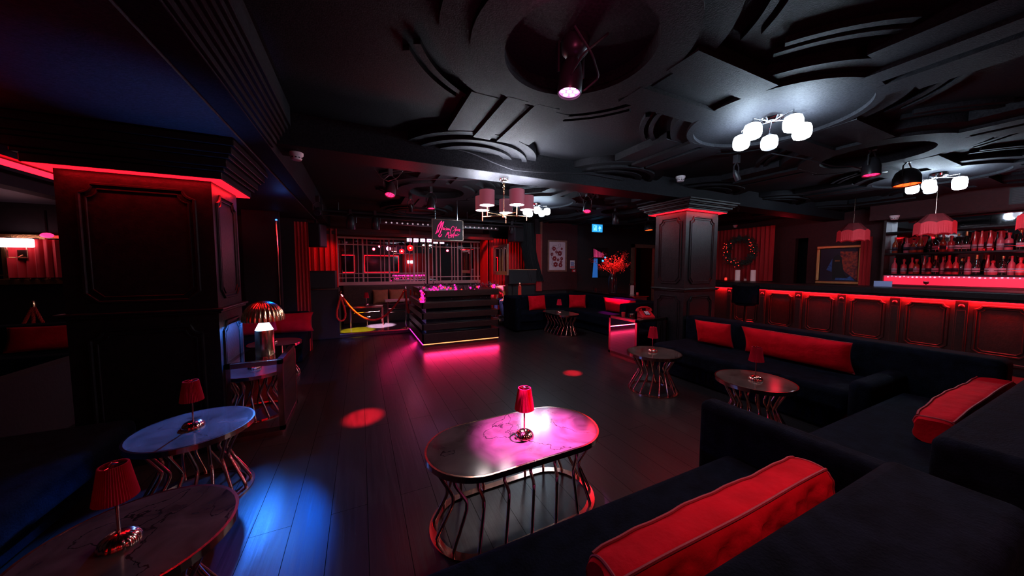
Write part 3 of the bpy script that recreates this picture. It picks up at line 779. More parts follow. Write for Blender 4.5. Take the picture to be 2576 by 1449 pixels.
t = thing('barrier_post', 'chrome rope barrier post beside the tiered booth', 'barrier post', (1.02, 8.24, .10))
t.location = (.99, 8.27, .10)
obj('base_plate', MB().lathe([(.15, 0), (.15, .008), (.10, .02), (.02, .035), (.017, .05)], 32), M_['rose'], t, smooth=True)
obj('pole', MB().lathe([(.017, .03), (.017, .98), (.026, .985), (.026, 1.0), (.017, 1.01), (.02, 1.04), (0, 1.05)], 20), M_['chrome'], t, smooth=True)
obj('hook_ring', MB().ring(0, 0, .03, .037, .94, .955), M_['brass'], t)
t = thing('rope_bracket', 'brass rope bracket on the dark box left of the stage', 'bracket', (-.43, 8.16, 1.03))
obj('plate', MB().lathe([(.022, -.05), (.026, -.03), (.022, 0), (.03, .02), (.015, .04)], 16), M_['brass'], t, smooth=True)
obj('hook', MB().ring(.02, -.02, .012, .02, .03, .045), M_['brass'], t)
t = thing('barrier_rope', 'red twisted rope sagging across the stage front', 'rope', (.28, 8.2, .6))
obj('cord', rope_mesh(rope_pts((-.70, -.04, .40), (.69, .05, .46), .66), .021), M_['rope'], t, smooth=True)
obj('end_ferrule', MB().tube([(-.70, -.04, .40), (-.665, -.04, .345)], .024, 10), M_['brass'], t)
obj('end_ferrule', MB().tube([(.69, .05, .46), (.66, .05, .40)], .024, 10), M_['brass'], t)
t = thing('barrier_rope', 'red twisted rope looped down beside the dark box', 'rope', (-.42, 8.14, .5))
lp = [Vector((.0 + .085 * sin(k / 24 * 2 * pi) * (1 if True else 0), -.03, .47)) for k in range(0)]
lp = [Vector((.10 * sin(2 * pi * s) * (s < .5 and 1 or 1) * sin(pi * s) ** .5, -.03, .47 - .56 * sin(pi * s) ** 1.2)) for s in [k / 28 for k in range(29)]]
obj('cord', rope_mesh(lp, .019), M_['rope'], t, smooth=True)
t = thing('barrier_rope', 'red rope hanging doubled from the chrome barrier post', 'rope', (1.04, 8.25, .6))
lp = [Vector((.005 + .06 * (2 * s - 1), -.05, .46 - .58 * sin(pi * s))) for s in [k / 24 for k in range(25)]]
obj('cord', rope_mesh(lp, .018), M_['rope'], t, smooth=True)
t = thing('barrier_rope', 'bundle of red ropes on brass hook right of booth', 'rope', (3.98, 7.95, .8))
for k in range(3): obj('strand', rope_mesh([(k * .03 - .03, 0, .30), (k * .034 - .034, 0, -.05)], .016), M_['rope'], t, smooth=True)
obj('hook', MB().lathe([(.035, .29), (.028, .33), (.035, .36), (.02, .39)], 16), M_['brass'], t, smooth=True)
t = thing('rope_hook', 'brass hook with red ropes beyond the wide column', 'rope', (-4.4, 7.3, .8))
for k in range(3): obj('strand', rope_mesh([(0, 0, .24), (-.16 + .14 * k, 0, -.16)], .018), M_['rope'], t, smooth=True)
obj('hook', MB().lathe([(.03, .22), (.03, .27), (.02, .31)], 14), M_['brass'], t, smooth=True)

# ------------------------------------------------------------------ stage furniture
t = thing('side_table', 'small metal side table carrying a lamp on stage', 'table', (.12, 9.25, .10))
obj('tabletop', MB().bx(-.38, .38, -.24, .24, .49, .52), M_['marble'], t)
fr = MB().bx(-.40, .40, -.26, -.24, .47, .515).bx(-.40, .40, .24, .26, .47, .515).bx(-.40, -.38, -.26, .26, .47, .515).bx(.38, .40, -.26, .26, .47, .515)
obj('rim', fr, M_['rose'], t)
for sx in (-1, 1):
    for sy in (-1, 1): obj('leg', MB().bx(sx * .38 - .012, sx * .38 + .012, sy * .24 - .012, sy * .24 + .012, 0, .47), M_['rose'], t)
obj('square_motif', MB().tube([(-.07, -.25, .36), (.07, -.25, .36), (.07, -.25, .24), (-.07, -.25, .24)], .008, 6, True).tube([(0, -.25, .47), (0, -.25, .36)], .008, 6).tube([(0, -.25, .24), (0, -.25, .02)], .008, 6).tube([(-.3, -.25, .36), (.3, -.25, .37)], .007, 6), M_['rose'], t)
t = thing('console_table', 'long low metal console table beside the barrier post on stage', 'table', (1.08, 9.33, .10))
obj('tabletop', MB().bx(-.5, .5, -.15, .15, .58, .63), M_['rail'], t, bevel=.004)
for sx in (-1, 1):
    for sy in (-1, 1): obj('leg', MB().bx(sx * .44 - .015, sx * .44 + .015, sy * .12 - .015, sy * .12 + .015, 0, .58), M_['gun'], t)
obj('stretcher', MB().tube([(-.44, -.12, .40), (.44, -.12, .40)], .009, 6).tube([(-.44, -.12, .30), (.44, -.12, .30)], .009, 6), M_['rose'], t)
bpy.data.objects['table_lamp.007'].location = (.12, 9.25, .622)

# ------------------------------------------------------------------ latticed stage mirror
def lattice_mirror(name, label, loc, w, h, vs, hs, frame_w, rz=0, m='rail', low=0, mm='mirror'):
    t = thing(name, label, 'mirror', loc, rz)
    obj('glass', MB().bx(-w / 2, w / 2, -.01, 0, 0, h), M_[mm], t)
    fr = MB().bx(-w / 2, w / 2, -.05, 0, -frame_w, 0).bx(-w / 2, w / 2, -.04, 0, h, h + frame_w * .6)
    fr.bx(-w / 2 - frame_w * .4, -w / 2, -.05, 0, -frame_w, h + frame_w * .6).bx(w / 2, w / 2 + frame_w * .4, -.05, 0, -frame_w, h + frame_w * .6)
    obj('frame', fr, M_[m], t, bevel=.004)
    for x, r, z0 in vs: obj('lattice_bar', MB().bx(x - r, x + r, -.035, -.01, z0, h), M_[m], t)
    for z, r in hs: obj('lattice_bar', MB().bx(-w / 2, w / 2, -.03, -.01, z - r, z + r), M_[m], t)
    return t
cxm = .62
vs = [(x - cxm, r, 0) for x, r in ((-.37, .011), (-.16, .011), (-.05, .011), (.07, .022), (.18, .011), (.53, .011), (.63, .011), (.76, .022), (.88, .011), (1.21, .011), (1.33, .011), (1.45, .025), (1.55, .011), (1.70, .011))]
lattice_mirror('lattice_mirror', 'wide mirror with thin vertical lattice bars left of sign', (cxm, 9.98, 1.20), 2.30, 1.20, vs, [(.12, .012), (.24, .012), (1.04, .012)], .09)
cxm = 2.72
vs = [(x - cxm, r, 0) for x, r in ((1.89, .011), (2.00, .011), (2.12, .02), (2.24, .011), (2.60, .011), (2.69, .011), (2.79, .02), (2.92, .011), (3.23, .011), (3.35, .011), (3.46, .018))]
lattice_mirror('lattice_mirror', 'mirror with lattice bars behind the tiered booth', (cxm, 9.98, 1.20), 1.66, 1.20, vs, [(.12, .012), (1.04, .012)], .09)
t = lattice_mirror('framed_mirror', 'brown framed mirror on the stage right side wall', (3.60, 8.35, 1.50), .92, .68, [(-.08, .012, 0), (.12, .012, 0)], [], .10, -pi / 2, m='framewood')
lattice_mirror('lattice_mirror', 'far left mirror with gold lattice beyond wide column', (-5.1, 8.06, 1.42), 1.5, .66, [(-.38, .02, -.1), (-.0, .015, -.1), (.22, .015, -.1), (.42, .03, 0), (.62, .015, 0)], [(-.02, .01), (.06, .01)], .09, m='gold', mm='mirrord')

# ------------------------------------------------------------------ curtains
def curtain_mb(A, B, z0, z1, amp, waves, th=.01, nz=8, shear=None, gather=None):
    A, B = Vector((*A, 0)), Vector((*B, 0)); d_ = B - A; n = d_.cross(Vector((0, 0, 1))).normalized()
    nx = max(24, int(waves * 10)); v = []; rnd = random.Random(int(waves * 7 + z0 * 10))
    ph = [rnd.random() * 6 for _ in range(3)]
    for j in range(nz + 1):
        h = j / nz
        for i in range(nx + 1):
            s = i / nx; ss = s
            if shear: ss = shear(s, h)
            w = amp * (sin(s * waves * 2 * pi + ph[0]) + .35 * sin(s * waves * 4.3 * pi + ph[1])) * (1 + .15 * sin(h * 3 + s * 11))
            p = A + d_ * ss + n * w; v.append((p.x, p.y, z0 + (z1 - z0) * h))
    m = (nx + 1) * (nz + 1); v += [(p[0] + n.x * th, p[1] + n.y * th, p[2]) for p in v]
    f = []
    for j in range(nz):
        for i in range(nx):
            q = (j * (nx + 1) + i, j * (nx + 1) + i + 1, (j + 1) * (nx + 1) + i + 1, (j + 1) * (nx + 1) + i)
            f.append(q); f.append(tuple(k + m for k in q)[::-1])
    E_ = list(range(nx + 1)) + [j * (nx + 1) + nx for j in range(1, nz + 1)] + [nz * (nx + 1) + i for i in range(nx - 1, -1, -1)] + [j * (nx + 1) for j in range(nz - 1, 0, -1)]
    for k in range(len(E_)):
        a_, b_ = E_[k], E_[(k + 1) % len(E_)]; f.append((b_, a_, a_ + m, b_ + m))
    return MB().add(v, f)
def curtain(label, A, B, z0, z1, amp, waves, m='curtain', **k):
    o = obj('curtain', curtain_mb(A, B, z0, z1, amp, waves, **k), M_[m], smooth=True)
    return tag(o, label, 'curtain')
curtain('narrow pleated red curtain at the end of the left wall', (-1.10, 7.22), (-.88, 7.22), .0, 2.46, .022, 4)
curtain('bright red drape at the left corner of the stage', (-1.12, 9.0), (-.50, 9.0), .1, 2.55, .03, 5)
curtain('pleated red curtain on the stage right side wall', (3.55, 9.30), (3.55, 9.98), .1, 2.60, .022, 9)
curtain('pleated red curtain right of the framed stage mirror', (3.60, 9.30), (4.80, 9.30), .1, 2.50, .022, 12)
curtain('gathered black curtain tied back beside the framed print', (4.05, 8.30), (4.92, 8.30), 1.20, 2.90, .03, 9, m='blackcurt',
        shear=lambda s, h: s * (.62 - .1 * sin(h * pi)) + (1 - h) * .42)
curtain('red drape between black curtain and the art wall', (4.72, 8.36), (4.93, 8.36), .9, 2.6, .012, 3)
curtain('pleated red curtain behind the candles at the bar end', (10.3, 6.7), (10.3, 4.98), 1.15, 2.76, .025, 15)
curtain('red curtain by the doorway in the back wall', (8.60, 8.62), (8.98, 8.62), .1, 2.30, .022, 5)
curtain('red curtain behind wall lamp at the far left', (-5.05, 8.0), (-4.45, 8.0), 1.44, 2.06, .022, 6)
curtain('narrow red curtain beside the back bar shelves', (10.42, 3.30), (10.42, 3.12), 1.15, 2.3, .02, 3)

# ------------------------------------------------------------------ speaker boxes, cabinets at the stage
def cabinet(name, label, cat, x0, x1, y0, y1, z0, z1, m='black', top=None):
    t = thing(name, label, cat, ((x0 + x1) / 2, (y0 + y1) / 2, z0)); w, d_, h = (x1 - x0) / 2, (y1 - y0) / 2, z1 - z0
    obj('body', MB().bx(-w, w, -d_, d_, 0, h), M_[m], t, bevel=.008)
    obj('front_panel', MB().bx(-w + .03, w - .03, -d_ - .004, -d_, .03, h - .04), M_['speaker'], t)
    if top: obj('top_edge', MB().bx(-w - .01, w + .01, -d_ - .01, -d_ + .01, h - .012, h + .006), M_[top], t)
    return t
cabinet('speaker_cabinet', 'black speaker box stacked left of the stage', 'speaker', -1.16, -.52, 8.22, 8.8, 1.135, 1.53)
cabinet('speaker_cabinet', 'large dark box standing left of the stage opening', 'cabinet', -1.18, -.46, 8.18, 8.85, 0, 1.13, top='gun')
cabinet('speaker_cabinet', 'black speaker box stacked right of the booth', 'speaker', 3.80, 4.68, 8.26, 8.55, 1.13, 1.55, top='brass')
cabinet('divider_cabinet', 'dark panelled cabinet under the black curtain right of booth', 'cabinet', 3.95, 4.70, 8.36, 8.56, 0, 1.13, top='brass')
cabinet('divider_cabinet', 'dark cabinet hiding the seated person right of stage', 'cabinet', 3.81, 3.94, 8.36, 8.56, 0, 1.13)
t = thing('hanging_speaker', 'black speaker hanging above the stage right curtain', 'speaker', (4.0, 8.25, 2.33), .3)
obj('case', MB().bx(-.17, .17, -.15, .15, 0, .46), M_['plasticblack'], t, bevel=.02)
obj('grille', MB().bx(-.15, .15, -.16, -.15, .02, .44), M_['speaker'], t)
obj('bracket', MB().bx(-.02, .02, -.02, .02, .46, .75), M_['plasticblack'], t)
t = thing('hanging_speaker', 'black speaker hanging above the stage left curtain', 'speaker', (-.86, 8.25, 2.05), -.4)
obj('case', MB().bx(-.16, .16, -.14, .14, 0, .5), M_['plasticblack'], t, bevel=.02)
obj('grille', MB().bx(-.14, .14, -.15, -.14, .02, .48), M_['speaker'], t)
obj('bracket', MB().bx(-.02, .02, -.02, .02, .5, .96), M_['plasticblack'], t)

# ------------------------------------------------------------------ person
def skin_body(name, pts, edges, rad, m, parent=None, sub=2):
    me = bpy.data.meshes.new(name); me.from_pydata(pts, edges, []); me.materials.append(m)
    o = bpy.data.objects.new(name, me); C.objects.link(o)
    sk = o.modifiers.new('skin', 'SKIN'); sk.use_smooth_shade = True
    for i, v in enumerate(me.skin_vertices[0].data):
        v.radius = rad[i] if isinstance(rad[i], tuple) else (rad[i], rad[i]); v.use_root = (i == 0)
    s = o.modifiers.new('sub', 'SUBSURF'); s.levels = s.render_levels = sub
    if parent: o.parent = parent
    return o
PX, PY, PZ = 4.16, 8.95, .10      # feet level, faces -x
t = thing('person', 'person in pink top and jeans bent forward behind booth, hand on knee', 'person', (PX, PY, PZ))
# body: pelvis, spine, neck, head, arms, legs (local, facing -x)
bp = [(.05, 0, .62), (-.06, 0, .76), (-.22, 0, .86), (-.38, 0, .92), (-.47, 0, .92), (-.57, 0, .88), (-.60, 0, .80),      # 0..6 pelvis..head
      (-.34, -.17, .88), (-.28, -.22, .70), (-.33, -.20, .55), (-.36, -.19, .52),      # 7..10 near arm to palm
      (-.34, .17, .88), (-.34, .2, .68), (-.40, .12, .58), (-.43, .1, .56),      # 11..14 far arm
      (.02, -.10, .53), (-.40, -.13, .50), (-.30, -.13, .12), (-.28, -.13, .05), (-.42, -.13, .03),      # 15..19 near leg
      (.02, .10, .53), (-.42, .13, .50), (-.44, .13, .10), (-.44, .13, .05), (-.57, .13, .03)]
be = [(0, 1), (1, 2), (2, 3), (3, 4), (4, 5), (5, 6), (3, 7), (7, 8), (8, 9), (9, 10), (3, 11), (11, 12), (12, 13), (13, 14), (0, 15), (15, 16), (16, 17), (17, 18), (18, 19), (0, 20), (20, 21), (21, 22), (22, 23), (23, 24)]
br = [.15, .14, .13, .12, .055, .085, .07, .06, .042, .028, .026, .06, .042, .028, .026, .085, .065, .045, .04, .035, .085, .065, .045, .04, .035]
skin_body('body', bp, be, br, M_['skin'], t)
for dy, ln in ((-.024, .05), (-.008, .06), (.008, .058), (.024, .046)):
    skin_body('finger', [(-.37, -.19 + dy, .525), (-.40, -.19 + dy, .53), (-.37 - ln, -.19 + dy * 1.1, .51)], [(0, 1), (1, 2)], [.009, .0085, .007], M_['skin'], t, 1)
skin_body('finger', [(-.35, -.215, .53), (-.37, -.235, .52), (-.395, -.24, .51)], [(0, 1), (1, 2)], [.01, .009, .008], M_['skin'], t, 1)
skin_body('trousers', [bp[0], bp[15], bp[16], bp[17], bp[18], bp[20], bp[21], bp[22], bp[23]], [(0, 1), (1, 2), (2, 3), (3, 4), (0, 5), (5, 6), (6, 7), (7, 8)],
          [.16, .10, .08, .06, .055, .10, .08, .06, .055], M_['jeans'], t)
skin_body('pink_top', [bp[0][:2] + (.60,), bp[1], bp[2], bp[3], bp[7], (-.30, -.205, .77), bp[11], (-.34, .19, .77)], [(0, 1), (1, 2), (2, 3), (3, 4), (4, 5), (3, 6), (6, 7)],
          [.165, .155, .145, .13, .075, .065, .075, .065], M_['shirt'], t)
skin_body('dark_scarf', [(-.38, 0, .95), (-.44, 0, .93), (-.50, 0, .86)], [(0, 1), (1, 2)], [.10, .085, .06], M_['darkcloth'], t, 1)
obj('hair', MB().ball((-.575, 0, .875), .105, 16, (1.05, .95, 1.1)), M_['hair'], t, smooth=True)
fc = MB().ball((-.66, 0, .80), .017, 8, (1.4, .8, 1))
obj('nose', fc, M_['skin'], t, smooth=True)
for sy in (-1, 1): obj('ear', MB().ball((-.58, sy * .098, .85), .022, 8, (.8, .4, 1.2)), M_['skin'], t, smooth=True)
obj('shoe', MB().ball((-.37, -.13, .045), .05, 12, (2.2, .9, .9)), M_['blackgloss'], t, smooth=True)
obj('shoe', MB().ball((-.52, .13, .045), .05, 12, (2.2, .9, .9)), M_['blackgloss'], t, smooth=True)
# ------------------------------------------------------------------ framed print, notices, exit sign
t = thing('framed_print', 'framed print of red flowers on pink paper', 'picture', (5.46, 8.36, 1.48))
w, h = .345, .955
fr = MB()
for a_, b_, c_, d_ in ((-w, w, 0, .05), (-w, w, h - .05, h), (-w, -w + .05, .05, h - .05), (w - .05, w, .05, h - .05)): fr.bx(a_, b_, -.04, 0, c_, d_)
obj('frame', fr, M_['framewood'], t, bevel=.01)
obj('paper', MB().bx(-w + .05, w - .05, -.012, -.004, .05, h - .05), M_['paper'], t)
fl = MB(); st = MB()
for (x, z, r) in ((-.12, .70, .07), (-.03, .60, .05), (.09, .56, .085), (-.19, .53, .055), (-.10, .40, .08), (.03, .36, .05), (.16, .40, .055), (-.06, .22, .085), (.12, .20, .075), (.14, .30, .05), (.16, .70, .04)):
    for k in range(6):
        a_ = 2 * pi * k / 6 + x * 9
        c_, s_ = x + cos(a_) * r * .58, z + sin(a_) * r * .58
        fl.prism([(c_ + r * .42 * cos(q * pi / 5), -(0) + s_ + r * .42 * sin(q * pi / 5)) for q in range(10)], 0, .002, Matrix(((1, 0, 0, 0), (0, 0, 1, -.0165 - .0001 * k), (0, 1, 0, 0), (0, 0, 0, 1))))
    st.prism([(x + r * .2 * cos(q * pi / 4), z + r * .2 * sin(q * pi / 4)) for q in range(8)], 0, .001, Matrix(((1, 0, 0, 0), (0, 0, 1, -.0185), (0, 1, 0, 0), (0, 0, 0, 1))))
obj('flower_shapes', fl, M_['artred'], t); obj('flower_centres', st, M_['paper'], t)
obj('ink_outline', MB().tube([(x, -.016, z) for x, z in ((-.02, .80), (-.14, .79), (-.22, .70), (-.23, .55), (-.20, .42), (-.17, .33), (-.20, .22), (-.12, .13))], .004, 5)
    .tube([(x, -.016, z) for x, z in ((.20, .62), (.10, .50), (0, .50), (-.05, .60), (-.02, .70), (.06, .76), (.04, .83), (.10, .86), (.13, .80), (.08, .74))], .004, 5), M_['artdark'], t)
t = thing('safety_notice', 'small blue and white notice on wall right of print', 'notice', (6.03, 8.355, 1.58))
obj('board', MB().bx(-.085, .085, -.008, 0, 0, .25), M_['white'], t)
tx = MB()
for k in range(6): tx.bx(-.07, .07 - .01 * (k % 3), -.010, -.008, .08 + k * .022, .095 + k * .022)
obj('printed_lines', tx, M_['bluepaint'], t); obj('red_strip', MB().bx(-.075, .075, -.010, -.008, .02, .065), M_['redreflect'], t)
t = thing('call_point', 'small red call point box below the notice', 'alarm', (6.07, 8.355, 1.46))
obj('box', MB().bx(-.06, .06, -.04, 0, 0, .09), M_['redreflect'], t, bevel=.006); obj('button', MB().bx(-.03, .03, -.045, -.04, .025, .06), M_['white'], t)
t = thing('exit_sign', 'glowing blue exit sign with running figure and up arrow', 'sign', (6.28, 7.5, 2.64))
obj('panel', MB().bx(-.18, .18, -.02, .02, 0, .22), M_['exitblue'], t, bevel=.004)
obj('housing', MB().bx(-.19, .19, -.03, .03, .22, .27).bx(-.02, .02, -.02, .02, .27, .5), M_['plasticblack'], t)
F = Matrix(((1, 0, 0, 0), (0, 0, 1, -.024), (0, 1, 0, 0), (0, 0, 0, 1)))
obj('arrow', MB().prism([(.06, .03), (.09, .03), (.09, .10), (.13, .10), (.075, .18), (.02, .10), (.06, .10)], 0, .003, F), M_['exitpale'], t)
rn = MB().prism([(-.15, .03), (-.14, .03), (-.14, .17), (-.05, .17), (-.05, .03), (-.04, .03), (-.04, .18), (-.15, .18)], 0, .003, F)
rn.tube([(-.09, -.024, .125), (-.10, -.024, .085), (-.12, -.024, .06), (-.13, -.024, .035)], .008, 6).tube([(-.10, -.024, .085), (-.08, -.024, .065), (-.07, -.024, .035)], .008, 6)
rn.tube([(-.12, -.024, .10), (-.095, -.024, .118), (-.075, -.024, .10)], .006, 6).ball((-.083, -.024, .145), .012, 8)
obj('running_figure', rn, M_['exitpale'], t)

# ledge behind the corner sofa, vase and candles
t = thing('ledge_counter', 'dark low ledge behind the far corner sofa', 'ledge', (6.40, 7.0, 0))
obj('body', MB().bx(-.22, .22, -1.05, 1.36, 0, .86), M_['walldark'], t); obj('ledge_top', MB().bx(-.27, .25, -1.1, 1.38, .86, .885), M_['gun'], t, bevel=.004)
t = thing('flower_vase', 'clear vase of red leafy branches on the ledge', 'vase', (6.36, 6.9, .886))
obj('glass_jar', MB().lathe([(.10, 0), (.115, .02), (.115, .42), (.07, .50), (.065, .56), (.061, .56), (.066, .50), (.110, .42), (.110, .03), (0, .02)], 28), M_['glass'], t, smooth=True)
rnd = random.Random(3); br = MB(); lf = MB()
for k in range(15):
    a_ = rnd.uniform(0, 2 * pi); R_ = rnd.uniform(.12, .58); hz_ = rnd.uniform(.75, 1.18) - R_ * .2
    P = [Vector((rnd.uniform(-.05, .05), rnd.uniform(-.05, .05), .03)), Vector((cos(a_) * .04, sin(a_) * .04, .55)), Vector((cos(a_) * R_ * .5, sin(a_) * R_ * .5, .72)), Vector((cos(a_) * R_, sin(a_) * R_, hz_))]
    P = smoothpath(P, 4); br.tube(P, .004, 5)
    for q in P[8:]:
        for z in range(34):
            p = q + Vector((rnd.gauss(0, .045), rnd.gauss(0, .045), rnd.gauss(0, .045))); d_ = Vector((rnd.gauss(0, 1), rnd.gauss(0, 1), rnd.gauss(0, 1))).normalized()
            s_ = d_.cross(Vector((0, .3, 1))).normalized() * .013; l_ = rnd.uniform(.035, .06)
            lf.add([p, p + d_ * l_ * .5 + s_, p + d_ * l_, p + d_ * l_ * .5 - s_], [(0, 1, 2, 3)])
obj('branches', br, M_['branch'], t); obj('leaves', lf, M_['branch'], t)
def candle_jar(label, loc, r, h, hasglass=True, m='wax', gh=None):
    t = thing('candle', label, 'candle', loc)
    obj('wax', MB().lathe([(r, 0), (r, h - .01), (r - .008, h), (r * .4, h - .012), (0, h - .012)], 24), M_[m], t, smooth=True)
    obj('wick', MB().tube([(0, 0, h - .012), (.002, 0, h + .01)], .0015, 5), M_['black'], t)
    if hasglass: obj('glass_holder', MB().lathe([(gh or r + .04, -.0), (gh or r + .04, h + .05), ((gh or r + .04) - .004, h + .05), ((gh or r + .04) - .004, .004)], 24), M_['glass'], t, smooth=True)
    return t
candle_jar('pillar candle in glass jar on ledge right of vase', (6.52, 6.35, .892), .045, .24, True)
candle_jar('short red candle on ledge at the right of the jar', (6.50, 6.15, .892), .03, .07, False, 'redreflect')
candle_jar('small dark glass candle on ledge left of vase', (6.30, 7.55, .892), .03, .10, True, 'redreflect')
t = thing('wall_picture', 'blue and pink lit picture behind the vase', 'picture', (7.16, 8.41, 1.28))
obj('backing', MB().bx(-.30, .34, -.012, 0, 0, .98), M_['blackgloss'], t)
obj('blue_panel', MB().prism([(-.30, .0), (-.08, .0), (-.10, .62), (-.25, .62)], 0, .004, Matrix(((1, 0, 0, 0), (0, 0, 1, -.016), (0, 1, 0, 0), (0, 0, 0, 1)))), mat('blue screen', (.05, .2, .6), .5, emis=(.02, .15, .55), es=.5), t)
pk = MB()
for k in range(9): pk.prism([(-.25 + k * .05, .66), (-.22 + k * .05, .66), (-.24 + k * .05, .94 - .02 * k), (-.28 + k * .05 + .02, .94 - .02 * k)], 0, .004, Matrix(((1, 0, 0, 0), (0, 0, 1, -.017), (0, 1, 0, 0), (0, 0, 0, 1))))
obj('pink_strokes', pk, mat('pink screen', (.7, .1, .3), .5, emis=(.8, .05, .2), es=.6), t)
obj('blue_dots', MB().ball((.22, -.02, .66), .03, 10).ball((.12, -.02, .55), .035, 10), mat('cyan glow', (.1, .5, .9), .5, emis=(.05, .45, 1), es=1.5), t)
t = thing('wall_washer', 'red glowing lamp on the corridor wall past the doorway', 'wall light', (9.6, 10.36, 2.0))
obj('diffuser', MB().bx(-.28, .28, -.05, 0, -.07, .07), mat('corridor red glass', (.6, .02, .02), .5, emis=(1, .012, .02), es=1.0), t, bevel=.01)
obj('backplate', MB().bx(-.31, .31, -.012, .012, -.1, .1), M_['black'], t)
light('POINT', 'corridor_glow', (9.3, 9.7, 2.1), (1, .02, .04), 14, soft=.08)

# ------------------------------------------------------------------ bar
t = thing('bar_counter', 'long panelled bar counter lit red under its dark top', 'bar', (9.0, 2.5, 0))
XF = 8.72 - 9.0; ya, yb = -1.2 - 2.5, 5.55 - 2.5
obj('body', MB().bx(XF, .38, ya, yb, .15, 1.09), M_['woodred'], t)
obj('plinth_base', MB().bx(XF + .05, .36, ya, yb, 0, .15), M_['black'], t)
obj('worktop', MB().bx(XF - .20, .42, ya - .05, yb + .06, 1.115, 1.235), M_['wood'], t, bevel=.02)
obj('worktop_moulding', MB().bx(XF - .17, .40, ya - .03, yb + .03, 1.085, 1.115), M_['black'], t)
obj('skirting', MB().bx(XF - .045, XF, ya, yb, .13, .17), M_['woodred'], t, bevel=.006)
obj('led_strip', MB().bx(XF - .13, XF - .09, ya, yb, 1.078, 1.085), M_['ledredhot'], t)
pil = [5.14, 4.38, 3.68, 2.98, 2.27, 1.56, .84, .12, -.60]
for y in pil:
    yy = y - 2.5
    pl_ = obj('pilaster', MB().bx(XF - .035, XF, yy - .065, yy + .065, .17, 1.085).bx(XF - .042, XF - .03, yy - .045, yy + .045, .25, .92), M_['woodred'], t, bevel=.004)
    obj('pilaster_boss', MB().lathe([(.034, 0), (.032, .012), (.018, .024), (0, .028)], 20, M=Matrix.Translation((XF - .035, yy, .985)) @ Matrix.Rotation(-pi / 2, 4, 'Y')), M_['woodred'], pl_, smooth=True)
for y0, y1 in zip(pil[1:], pil[:-1]):
    Mx = face_M((XF - .004, (y0 + y1) / 2 - 2.5, .635), (0, -1, 0), (-1, 0, 0))
    panel(t, Mx, (y1 - y0) - .26, .74, M_['woodred'], n=.055, r=.020)
light('AREA', 'bar_strip_light', (8.690, 3.6, 1.075), (1, .01, .018), 190, (8.690, 3.601, .0), size=.02, sy=3.8)
light('AREA', 'bar_strip_light', (8.690, .6, 1.075), (1, .01, .018), 140, (8.690, .601, .0), size=.02, sy=2.2)
t = thing('menu_holder', 'small pale blue card holder standing on the bar', 'card holder', (9.1, 2.55, 1.236))
obj('card', MB().bx(-.01, .01, -.12, .12, 0, .11), mat('pale blue card', (.35, .45, .75), .4), t, bevel=.003)
t = thing('bottle_glass', 'clear stemmed glass on bar before the lit ledge', 'glass', (9.2, 2.05, 1.236))
obj('bowl', MB().lathe([(.03, 0), (.004, .006), (.004, .06), (.03, .08), (.035, .13), (.032, .13), (.027, .082), (0, .07)], 20), M_['glass'], t, smooth=True)
t.name = 'stemmed_glass'
# bar end ledge with candles
candle_jar('left white pillar candle under the wreath', (9.95, 5.68, 1.236), .06, .30, False, 'wax')
candle_jar('right white pillar candle under the wreath', (9.95, 5.27, 1.236), .06, .30, False, 'wax')
candle_jar('tiny lit red candle left of the pillar candles', (9.9, 5.98, 1.236), .03, .07, True, 'redbauble', gh=.036)
candle_jar('tiny clear candle between the two pillar candles', (9.95, 5.47, 1.236), .03, .05, True, 'wax', gh=.036)
t = thing('bar_end_counter', 'bar end counter below the wreath holding candles', 'counter', (9.9, 5.9, 0))
obj('body', MB().bx(-.3, .38, -.9, .8, 0, 1.18), M_['woodred'], t); obj('worktop', MB().bx(-.38, .40, -.95, .82, 1.18, 1.235), M_['gun'], t, bevel=.006)
# wreath
t = thing('wreath', 'round dark wreath with tiny red lights on red curtain', 'wreath', (10.13, 5.74, 2.08))
rnd = random.Random(11); fo = MB()
for k in range(1500):
    a_ = rnd.uniform(0, 2 * pi); R_ = .375 + rnd.gauss(0, .045); p = Vector((rnd.gauss(0, .03), cos(a_) * R_, sin(a_) * R_))
    d_ = Vector((rnd.uniform(-1, .2), rnd.gauss(0, 1), rnd.gauss(0, 1))).normalized(); s_ = d_.cross(Vector((1, .2, .1))).normalized() * .009; l_ = rnd.uniform(.05, .10)
    fo.add([p, p + d_ * l_ * .5 + s_, p + d_ * l_, p + d_ * l_ * .5 - s_], [(0, 1, 2, 3)])
obj('foliage', fo, M_['fir'], t)
obj('ring_frame', MB().tube([(0, .375 * cos(2 * pi * k / 40), .375 * sin(2 * pi * k / 40)) for k in range(40)], .03, 8, True), M_['fir'], t)
for k in range(34):
    a_ = rnd.choice([rnd.uniform(-.2, .9), rnd.uniform(3.6, 5.2), rnd.uniform(2.2, 3.4)]); R_ = .375 + rnd.gauss(0, .05)
    obj('fairy_light', MB().ball((-.07, -cos(a_) * R_, sin(a_) * R_), rnd.uniform(.008, .014), 8), M_['redbauble'], t, smooth=True)
